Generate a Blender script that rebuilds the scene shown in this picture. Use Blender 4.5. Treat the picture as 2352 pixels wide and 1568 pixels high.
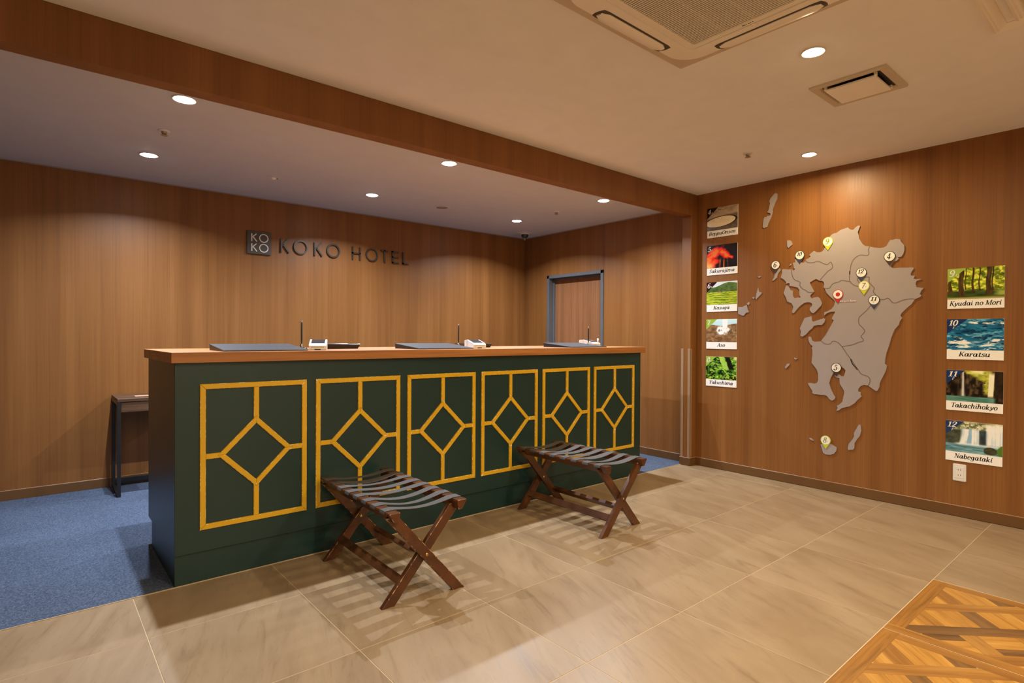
import bpy, bmesh, math, random
import numpy as np
from mathutils import Matrix, Vector

for _o in list(bpy.data.objects):
    bpy.data.objects.remove(_o)
scene = bpy.context.scene
COL = scene.collection
R = math.radians

# ------------------------------------------------------------------ camera
cam_data = bpy.data.cameras.new('camera')
cam_data.sensor_width = 36.0
cam_data.sensor_fit = 'HORIZONTAL'
cam_data.lens = 36.0 * 1301.6 / 2352.0
cam_data.clip_start = 0.02
cam = bpy.data.objects.new('camera', cam_data)
COL.objects.link(cam)
cam.matrix_world = Matrix((
    (0.76461434, 0.00105676, -0.64448724, 0.0),
    (-0.6444619, 0.01027121, -0.76456744, 0.0),
    (0.0058117, 0.99994669, 0.00853456, 1.184),
    (0, 0, 0, 1)))
scene.camera = cam

# ------------------------------------------------------------------ world, exposure
world = bpy.data.worlds.new('world')
scene.world = world
world.use_nodes = True
world.node_tree.nodes['Background'].inputs[0].default_value = (0.9, 0.85, 0.8, 1)
world.node_tree.nodes['Background'].inputs[1].default_value = 0.02
vs = scene.view_settings
vs.view_transform = 'Standard'
vs.look = 'None'
vs.gamma = 1.0
vs.use_curve_mapping = False
vs.exposure = 0.0

# lamp settings (the lamps themselves are built with their fittings)
ALCOVE_W, ALCOVE_COL, ALCOVE_SPREAD = 26.5, (0.92, 1.0, 1.10), R(142)
MAIN_W, MAIN_COL, MAIN_SPREAD = 15.0, (1.0, 0.78, 0.44), R(174)
ALCOVE_LAMPS = [(x, y) for y in (3.375, 4.575) for x in (0.60, 2.252, 3.912)]
ALCOVE_LAMPS_UNSEEN = []
MAIN_LAMPS = [(2.752, 1.118), (4.263, 1.752)]
MAIN_LAMPS_UNSEEN = [(1.15, 0.45), (2.752, -0.50), (1.15, -0.95), (-0.4, -0.50), (1.15, -2.3), (2.752, -2.0), (-0.4, -2.0)]  # unseen lamps, added at guessed spots to brighten counter front and ceiling
MAIN_UNSEEN_W, MAIN_UNSEEN_COL = 24.0, (1.0, 0.83, 0.57)

# room sizes (metres)
XW, YB, YC = 4.72, 5.363, 3.03          # right wall, back wall, counter front / carpet edge
ZC, ZA = 2.508, 2.413                    # main ceiling, alcove ceiling
YF, ZBEAM = 2.934, 2.307                 # beam front face, beam underside
XL, YN = -4.2, -3.2                      # walls out of view

# ------------------------------------------------------------------ material helpers
def srgb(r, g, b):
    f = lambda c: (c/255/12.92) if c/255 <= 0.04045 else ((c/255+0.055)/1.055)**2.4
    return (f(r), f(g), f(b), 1.0)

class NT:
    def __init__(s, name, rough=0.5, spec=0.5, metal=0.0):
        s.m = bpy.data.materials.new(name); s.m.use_nodes = True
        s.t = s.m.node_tree; s.t.nodes.clear()
        s.out = s.t.nodes.new('ShaderNodeOutputMaterial')
        s.b = s.t.nodes.new('ShaderNodeBsdfPrincipled')
        s.t.links.new(s.b.outputs[0], s.out.inputs[0])
        s.b.inputs['Roughness'].default_value = rough
        s.b.inputs['Specular IOR Level'].default_value = spec
        s.b.inputs['Metallic'].default_value = metal
    def n(s, typ, **kw):
        nd = s.t.nodes.new('ShaderNode'+typ)
        for k, v in kw.items():
            if k.startswith('i_'):
                nd.inputs[k[2:].replace('_', ' ')].default_value = v
            else:
                setattr(nd, k, v)
        return nd
    def l(s, a, b):
        s.t.links.new(a, b)
    def coord(s, kind='Object', scale=(1, 1, 1), rand=False, attr=None, rot=(0, 0, 0)):
        if attr:
            src = s.n('Attribute', attribute_name=attr).outputs['Vector']
        else:
            src = s.n('TexCoord').outputs[kind]
        if rand:
            oi = s.n('ObjectInfo')
            mu = s.n('Math', operation='MULTIPLY'); mu.inputs[1].default_value = 37.0
            s.l(oi.outputs['Random'], mu.inputs[0])
            ad = s.n('VectorMath', operation='ADD')
            s.l(src, ad.inputs[0]); s.l(mu.outputs[0], ad.inputs[1]); src = ad.outputs[0]
        mp = s.n('Mapping')
        if any(rot):                                     # turn first, then stretch
            mp.vector_type = 'TEXTURE'
            mp.inputs['Scale'].default_value = tuple(1.0/c for c in scale)
        else:
            mp.inputs['Scale'].default_value = scale
        mp.inputs['Rotation'].default_value = rot
        s.l(src, mp.inputs['Vector'])
        return mp.outputs[0]
    def noise(s, vec, scale=1.0, detail=4.0, rough=0.55, dist=0.0):
        nd = s.n('TexNoise')
        nd.inputs['Scale'].default_value = scale; nd.inputs['Detail'].default_value = detail
        nd.inputs['Roughness'].default_value = rough; nd.inputs['Distortion'].default_value = dist
        s.l(vec, nd.inputs['Vector'])
        return nd.outputs['Fac']
    def ramp(s, fac, stops):
        r = s.n('ValToRGB'); e = r.color_ramp.elements
        while len(e) < len(stops): e.new(0.5)
        for el, (p, c) in zip(e, stops):
            el.position = p; el.color = c
        s.l(fac, r.inputs[0])
        return r.outputs[0]
    def mix(s, fac, a, b, mode='MIX'):
        m = s.n('Mix', data_type='RGBA', blend_type=mode)
        for sock, v in ((m.inputs[0], fac), (m.inputs[6], a), (m.inputs[7], b)):
            if hasattr(v, 'node'): s.l(v, sock)
            else: sock.default_value = v
        return m.outputs[2]
    def color(s, c):
        if hasattr(c, 'node'): s.l(c, s.b.inputs['Base Color'])
        else: s.b.inputs['Base Color'].default_value = c
    def bump(s, h, strength=0.2, dist=0.002):
        b = s.n('Bump'); b.inputs['Strength'].default_value = strength; b.inputs['Distance'].default_value = dist
        s.l(h, b.inputs['Height']); s.l(b.outputs[0], s.b.inputs['Normal'])
    def rough_from(s, fac, lo, hi):
        mr = s.n('MapRange'); mr.inputs[3].default_value = lo; mr.inputs[4].default_value = hi
        s.l(fac, mr.inputs[0]); s.l(mr.outputs[0], s.b.inputs['Roughness'])

M = {}
def plain(name, col, rough=0.5, spec=0.5, metal=0.0, var=0.06, scale=6.0):
    k = NT(name, rough, spec, metal)
    v = k.noise(k.coord(), scale, 3)
    dark = tuple(c*(1-var) for c in col[:3])+(1,)
    lite = tuple(min(1, c*(1+var)) for c in col[:3])+(1,)
    k.color(k.ramp(v, [(0.3, dark), (0.7, lite)]))
    M[name] = k.m
    return k.m

def wood(name, tones, scale_fine, scale_broad, rough=0.42, attr=None, rand=False, dist=0.4, bump=0.05, spec=0.4, grain=0.75):
    """tones: dark, mid, light (linear rgba); the grain runs along the axis with the small scale."""
    k = NT(name, rough, spec)
    fine = k.noise(k.coord('Object', scale_fine, rand, attr), 1.0, 5, 0.62, dist)
    broad = k.noise(k.coord('Object', scale_broad, rand, attr), 1.0, 2, 0.5, 0.2)
    base = k.ramp(broad, [(0.28, tones[0]), (0.5, tones[1]), (0.72, tones[2])])
    gcol = k.ramp(fine, [(0.30, (0.62, 0.60, 0.58, 1)), (0.52, (1, 1, 1, 1)), (0.75, (1.12, 1.12, 1.1, 1))])
    k.color(k.mix(grain, base, gcol, 'MULTIPLY'))
    if bump: k.bump(fine, bump, 0.001)
    k.rough_from(fine, rough-0.05, rough+0.1)
    M[name] = k.m
    return k.m

WALLT = [(0.202, 0.077, 0.0185, 1), (0.238, 0.094, 0.0228, 1), (0.274, 0.112, 0.030, 1)]
wood('wall_wood', WALLT, (120, 120, 1.2), (10, 10, 0.28), rough=0.41, bump=0.02, grain=0.45, spec=0.38)
wood('top_wood', [(0.30, 0.115, 0.032, 1), (0.40, 0.160, 0.045, 1), (0.48, 0.205, 0.065, 1)],
     (2.2, 60, 60), (0.6, 8, 14), rough=0.38)
wood('rack_wood', [(0.058, 0.018, 0.005, 1), (0.092, 0.030, 0.0085, 1), (0.128, 0.044, 0.013, 1)],
     (20, 6, 20), (6, 2, 6), rough=0.28, spec=0.5)
wood('walnut', [(0.06, 0.028, 0.014, 1), (0.12, 0.06, 0.03, 1), (0.17, 0.09, 0.048, 1)],
     (5, 60, 60), (1.5, 12, 12), rough=0.45)
wood('door_wood', [(0.22, 0.088, 0.034, 1), (0.27, 0.112, 0.044, 1), (0.31, 0.132, 0.054, 1)],
     (130, 130, 1.4), (14, 14, 0.4), rough=0.42, bump=0.03)
PQ = dict(
    parquet_gold=[(0.34, 0.155, 0.028, 1), (0.46, 0.225, 0.044, 1), (0.56, 0.30, 0.07, 1)],
    parquet_mid=[(0.24, 0.105, 0.024, 1), (0.34, 0.155, 0.032, 1), (0.42, 0.21, 0.05, 1)],
    parquet_dark=[(0.11, 0.055, 0.02, 1), (0.18, 0.09, 0.03, 1), (0.25, 0.125, 0.038, 1)],
    parquet_edge=[(0.16, 0.075, 0.02, 1), (0.29, 0.13, 0.026, 1), (0.36, 0.16, 0.03, 1)])
for nm, tn in PQ.items():
    wood(nm, tn, (4, 70, 9), (2.0, 16, 5), rough=0.34, attr='grain', dist=0.9, spec=0.5)

def chipped(name, body, chip, rough, thr=0.62, scale=55):
    k = NT(name, rough)
    f = k.noise(k.coord('Object', (1, 1, 1)), scale, 3, 0.6)
    k.color(k.ramp(f, [(thr-0.015, body), (thr+0.015, chip)]))
    M[name] = k.m
plain('gold_paint', (0.72, 0.42, 0.012, 1), 0.38, 0.5, var=0.05)
chipped('gold_chipped', (0.64, 0.36, 0.012, 1), (0.90, 0.80, 0.42, 1), 0.4, 0.55, 60)
chipped('rack_worn', (0.095, 0.032, 0.010, 1), (0.48, 0.28, 0.14, 1), 0.35, 0.54, 50)
plain('green_paint', (0.009, 0.036, 0.034, 1), 0.36, 0.5, var=0.08, scale=3)
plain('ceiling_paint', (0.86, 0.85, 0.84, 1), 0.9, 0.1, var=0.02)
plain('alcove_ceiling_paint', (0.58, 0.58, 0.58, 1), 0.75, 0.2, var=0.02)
plain('white_wall', (0.80, 0.76, 0.70, 1), 0.8, 0.2)
plain('edge_trim', (0.30, 0.24, 0.21, 1), 0.5)
plain('skirting', (0.135, 0.062, 0.018, 1), 0.38, 0.5, var=0.05)
plain('skirting_highlight', (0.36, 0.22, 0.12, 1), 0.35)  # highlight along the skirting's top edge, put into the colour
plain('guard', (0.33, 0.20, 0.115, 1), 0.3, 0.5, var=0.03)
plain('grout', (0.52, 0.40, 0.26, 1), 0.8, 0.2)
plain('ivory_plastic', (0.90, 0.85, 0.76, 1), 0.35, 0.5, var=0.02)
plain('ivory_shaded', (0.60, 0.51, 0.39, 1), 0.5, 0.4, var=0.02)  # darker ivory copy; shading of base plate and vent frame painted in
plain('ivory_dark', (0.060, 0.046, 0.032, 1), 0.6)
plain('white_plastic', (0.78, 0.76, 0.73, 1), 0.35, var=0.02)
plain('black', (0.006, 0.006, 0.007, 1), 0.5)
plain('black_gloss', (0.012, 0.012, 0.014, 1), 0.18)
plain('black_metal', (0.014, 0.014, 0.016, 1), 0.35)
plain('screen', (0.05, 0.048, 0.05, 1), 0.15)
plain('slot_grey', (0.25, 0.20, 0.17, 1), 0.5)
plain('pad_leather', (0.045, 0.047, 0.055, 1), 0.42, 0.5, var=0.1, scale=80)
plain('pad_side', (0.010, 0.010, 0.013, 1), 0.4)
plain('chrome', (0.55, 0.54, 0.53, 1), 0.2, metal=1.0)
plain('brass', (0.62, 0.43, 0.17, 1), 0.28, metal=1.0)
plain('door_steel', (0.125, 0.135, 0.148, 1), 0.35, 0.5, metal=0.2)
plain('sign_metal', (0.085, 0.074, 0.064, 1), 0.3, 0.5, metal=0.55)
plain('plaque', (0.075, 0.066, 0.060, 1), 0.4, metal=0.2)
plain('white_print', (0.85, 0.83, 0.80, 1), 0.4, var=0.01)
plain('board_white', (0.93, 0.92, 0.90, 1), 0.3, 0.4, var=0.01)
plain('ink', (0.012, 0.011, 0.012, 1), 0.4)
plain('map_grey', (0.350, 0.305, 0.305, 1), 0.45, 0.35, var=0.02)
plain('map_line', (0.165, 0.122, 0.112, 1), 0.6)
plain('pin_navy', (0.055, 0.060, 0.105, 1), 0.35)
plain('pin_brown', (0.060, 0.038, 0.030, 1), 0.35)
plain('pin_green', (0.56, 0.60, 0.035, 1), 0.35)
plain('pin_red', (0.50, 0.035, 0.03, 1), 0.35)
plain('pin_face', (0.85, 0.82, 0.76, 1), 0.35, var=0.01)
plain('olive_ink', (0.30, 0.31, 0.03, 1), 0.4)
plain('red_ink', (0.50, 0.04, 0.03, 1), 0.4)
plain('outlet_hole', (0.05, 0.035, 0.025, 1), 0.6)
plain('strap_web', (0.085, 0.080, 0.080, 1), 0.62, 0.4, var=0.15, scale=200)
plain('bronze', (0.40, 0.32, 0.25, 1), 0.35, metal=0.4)
plain('lamp_ring', (0.7, 0.67, 0.63, 1), 0.4)
plain('orange_card', (0.75, 0.40, 0.25, 1), 0.5)
plain('dome_smoke', (0.03, 0.03, 0.035, 1), 0.12)

def make_glow(name, col, strength):
    k = NT(name); e = k.n('Emission'); e.inputs[0].default_value = col; e.inputs[1].default_value = strength
    k.l(e.outputs[0], k.out.inputs[0]); M[name] = k.m
make_glow('lamp_white', (0.97, 1.0, 1.0, 1), 34)
make_glow('lamp_warm', (1.0, 0.82, 0.52, 1), 44)

# floor tile: streaky stone-wood porcelain, one random piece of veining for each tile
k = NT('tile', 0.30, 0.5)
v1 = k.noise(k.coord('Object', (13, 1.9, 1), True, rot=(0, 0, R(-22))), 1.0, 7, 0.72, 1.3)
v2 = k.noise(k.coord('Object', (3.8, 1.3, 1), True, rot=(0, 0, R(-22))), 1.0, 3, 0.5, 1.0)
v3 = k.noise(k.coord('Object', (95, 7, 1), True, rot=(0, 0, R(-20))), 1.0, 6, 0.7, 2.6)
base = k.ramp(v2, [(0.30, (0.272, 0.187, 0.106, 1)), (0.52, (0.320, 0.227, 0.136, 1)), (0.75, (0.354, 0.258, 0.160, 1))])
veins = k.ramp(v1, [(0.28, (0.70, 0.67, 0.63, 1)), (0.46, (0.97, 0.97, 0.96, 1)), (0.8, (1.10, 1.09, 1.08, 1))])
lines = k.ramp(v3, [(0.27, (0.60, 0.57, 0.53, 1)), (0.43, (1, 1, 1, 1)), (0.68, (1, 1, 1, 1)), (0.78, (1.18, 1.17, 1.14, 1))])
c = k.mix(0.9, base, veins, 'MULTIPLY')
c = k.mix(0.62, c, lines, 'MULTIPLY')
k.color(c); k.rough_from(v1, 0.26, 0.42)
M['tile'] = k.m

# carpet
k = NT('carpet', 0.95, 0.1)
f1 = k.noise(k.coord('Object'), 170, 4, 0.75)
f2 = k.noise(k.coord('Object'), 2.2, 2)
cc = k.ramp(f1, [(0.30, (0.028, 0.042, 0.080, 1)), (0.5, (0.088, 0.120, 0.192, 1)), (0.72, (0.23, 0.275, 0.38, 1))])
cc = k.mix(0.5, cc, k.ramp(f2, [(0.35, (0.8, 0.8, 0.8, 1)), (0.65, (1.1, 1.1, 1.1, 1))]), 'MULTIPLY')
k.color(cc); k.bump(f1, 0.8, 0.006)
M['carpet'] = k.m

# colour print read from the mesh (the nine small photographs)
k = NT('photo_print', 0.22, 0.5)
at = k.n('Attribute', attribute_name='print')
k.color(at.outputs['Color'])
M['photo_print'] = k.m

# ------------------------------------------------------------------ mesh helpers
class MB:
    def __init__(s):
        s.v = []; s.f = []; s.mi = []; s.g = []
    def add(s, verts, faces, mi=0, grain=None):
        o = len(s.v); s.v += [tuple(p) for p in verts]
        s.f += [tuple(i+o for i in f) for f in faces]; s.mi += [mi]*len(faces)
        s.g += (grain if grain else [(0, 0, 0)]*len(verts))
        return s
    def box(s, x0, x1, y0, y1, z0, z1, mi=0):
        v = [(x, y, z) for z in (z0, z1) for y in (y0, y1) for x in (x0, x1)]
        return s.add(v, [(0, 2, 3, 1), (4, 5, 7, 6), (0, 1, 5, 4), (2, 6, 7, 3), (0, 4, 6, 2), (1, 3, 7, 5)], mi)
    def rbox(s, x0, x1, y0, y1, z0, z1, b=0.003, seg=1, mi=0):
        bm = bmesh.new(); bmesh.ops.create_cube(bm, size=1)
        for q in bm.verts:
            q.co = ((x0+x1)/2+q.co.x*(x1-x0), (y0+y1)/2+q.co.y*(y1-y0), (z0+z1)/2+q.co.z*(z1-z0))
        bmesh.ops.bevel(bm, geom=list(bm.edges), offset=b, segments=seg, affect='EDGES', profile=0.5)
        bm.verts.index_update()
        s.add([tuple(q.co) for q in bm.verts], [[q.index for q in f.verts] for f in bm.faces], mi)
        bm.free(); return s
    def solid(s, poly, a0, a1, axis='x', mi=0):
        """prism of a 2D polygon; poly is (y,z) for axis x, (x,z) for y, (x,y) for z"""
        fn = {'x': lambda p, a: (a, p[0], p[1]), 'y': lambda p, a: (p[0], a, p[1]), 'z': lambda p, a: (p[0], p[1], a)}[axis]
        n = len(poly)
        v = [fn(p, a0) for p in poly]+[fn(p, a1) for p in poly]
        fs = [tuple(range(n))[::-1], tuple(range(n, 2*n))]+[(i, (i+1) % n, n+(i+1) % n, n+i) for i in range(n)]
        return s.add(v, fs, mi)
    def chamfer(s, poly, a0, a1, c, axis='y', mi=0, mc=1):
        """convex prism whose a1 rim is chamfered; the chamfer faces use material mc"""
        fn = {'x': lambda p, a: (a, p[0], p[1]), 'y': lambda p, a: (p[0], a, p[1]), 'z': lambda p, a: (p[0], p[1], a)}[axis]
        n = len(poly); ar = sum(poly[i][0]*poly[(i+1) % n][1]-poly[(i+1) % n][0]*poly[i][1] for i in range(n))
        sg = 1 if ar > 0 else -1
        ins = []
        for i in range(n):
            p0, p1, p2 = (Vector(poly[(i+d) % n]) for d in (-1, 0, 1))
            d1 = (p1-p0).normalized(); d2 = (p2-p1).normalized()
            n1 = Vector((-d1.y, d1.x))*sg; n2 = Vector((-d2.y, d2.x))*sg
            b = (n1+n2); b = b/max(0.3, b.length_squared/2)
            ins.append(p1+b*c)
        am = a1-c*(1 if a1 > a0 else -1)
        v = [fn(p, a0) for p in poly]+[fn(p, am) for p in poly]+[fn(p, a1) for p in ins]
        s.add(v, [tuple(range(n))[::-1], tuple(range(2*n, 3*n))], mi)
        o = len(s.v)-3*n
        for i in range(n):
            j = (i+1) % n
            s.f.append((o+i, o+j, o+n+j, o+n+i)); s.mi.append(mi)
            s.f.append((o+n+i, o+n+j, o+2*n+j, o+2*n+i)); s.mi.append(mc)
        return s
    def lathe(s, prof, c, n=32, mi=0, axis='z', cap=True):
        cx, cy, cz = c; v = []; fs = []
        for r, h in prof:
            for i in range(n):
                a = 2*math.pi*i/n; p, q = r*math.cos(a), r*math.sin(a)
                v.append({'z': (cx+p, cy+q, cz+h), 'y': (cx+p, cy+h, cz+q), 'x': (cx+h, cy+p, cz+q)}[axis])
        for kx in range(len(prof)-1):
            for i in range(n):
                j = (i+1) % n
                fs.append((kx*n+i, kx*n+j, (kx+1)*n+j, (kx+1)*n+i))
        if cap:
            fs.append(tuple(range(n))); fs.append(tuple(range((len(prof)-1)*n, len(prof)*n)))
        return s.add(v, fs, mi)
    def sweep(s, path, prof, mi=0):
        """path: (point, side, up) frames; prof: closed 2D loop"""
        v = []; n = len(prof)
        for p, a, b in path:
            p, a, b = Vector(p), Vector(a), Vector(b)
            v += [p+a*q[0]+b*q[1] for q in prof]
        fs = [tuple(range(n))[::-1], tuple(range((len(path)-1)*n, len(path)*n))]
        for kx in range(len(path)-1):
            for i in range(n):
                j = (i+1) % n
                fs.append((kx*n+i, kx*n+j, (kx+1)*n+j, (kx+1)*n+i))
        return s.add(v, fs, mi)
    def mesh(s, name, mats, smooth=False, off=(0, 0, 0)):
        me = bpy.data.meshes.new(name)
        me.from_pydata([(a-off[0], b-off[1], cc-off[2]) for a, b, cc in s.v], [], s.f)
        for m in (mats if isinstance(mats, (list, tuple)) else [mats]):
            me.materials.append(M[m] if isinstance(m, str) else m)
        me.polygons.foreach_set('material_index', s.mi)
        if any(g != (0, 0, 0) for g in s.g):
            at = me.attributes.new('grain', 'FLOAT_VECTOR', 'POINT')
            at.data.foreach_set('vector', [c for g in s.g for c in g])
        bm = bmesh.new(); bm.from_mesh(me); bmesh.ops.recalc_face_normals(bm, faces=bm.faces); bm.to_mesh(me); bm.free()
        if smooth:
            me.polygons.foreach_set('use_smooth', [True]*len(me.polygons))
            try: me.set_sharp_from_angle(angle=R(35))
            except Exception: pass
        me.update()
        return me

def link(name, me, parent=None, loc=None):
    o = bpy.data.objects.new(name, me); COL.objects.link(o)
    if parent is not None: o.parent = parent
    if loc is not None: o.location = loc
    return o
def wpos(o):
    p = Vector((0, 0, 0))
    while o is not None:
        p += o.location; o = o.parent
    return p
def part(name, mb, mats, parent, smooth=False, label=None, local=False):
    """mesh child; its vertices are given in room coordinates unless local"""
    off = (0, 0, 0) if local else wpos(parent)
    o = link(name, mb.mesh(name, mats, smooth, off), parent)
    if label: o['label'] = label
    return o
def tag(o, label, cat, group=None):
    o['label'] = label; o['category'] = cat
    if group: o['group'] = group
    return o
def thing(name, label, cat, loc, group=None):
    o = bpy.data.objects.new(name, None); COL.objects.link(o); o.location = loc
    o.empty_display_size = 0.05
    return tag(o, label, cat, group)
def solo(name, mb, mats, label, cat, group=None, smooth=False, loc=(0, 0, 0)):
    """a thing that is one mesh, origin at loc"""
    o = link(name, mb.mesh(name, mats, smooth, loc), None, loc)
    return tag(o, label, cat, group)
def struct(name, mb, mats, smooth=False):
    o = link(name, mb.mesh(name, mats, smooth)); o['kind'] = 'structure'
    return o
def copy_tree(o, parent=None):
    c = o.copy(); COL.objects.link(c); c.parent = parent
    for ch in list(o.children): copy_tree(ch, c)
    return c
def ell(cx, cy, rx, ry, a0=0, a1=360, n=24):
    return [(cx+rx*math.cos(R(a0+(a1-a0)*i/n)), cy+ry*math.sin(R(a0+(a1-a0)*i/n))) for i in range(n+1)]
def spl(pts, n=6):
    P = [pts[0]]+list(pts)+[pts[-1]]; out = []
    for i in range(1, len(P)-2):
        p0, p1, p2, p3 = P[i-1:i+3]
        for q in range(n):
            t = q/n
            out.append(tuple(0.5*(2*p1[d]+(p2[d]-p0[d])*t+(2*p0[d]-5*p1[d]+4*p2[d]-p3[d])*t*t+(3*p1[d]-p0[d]-3*p2[d]+p3[d])*t**3) for d in (0, 1)))
    out.append(tuple(pts[-1]))
    return out

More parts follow.
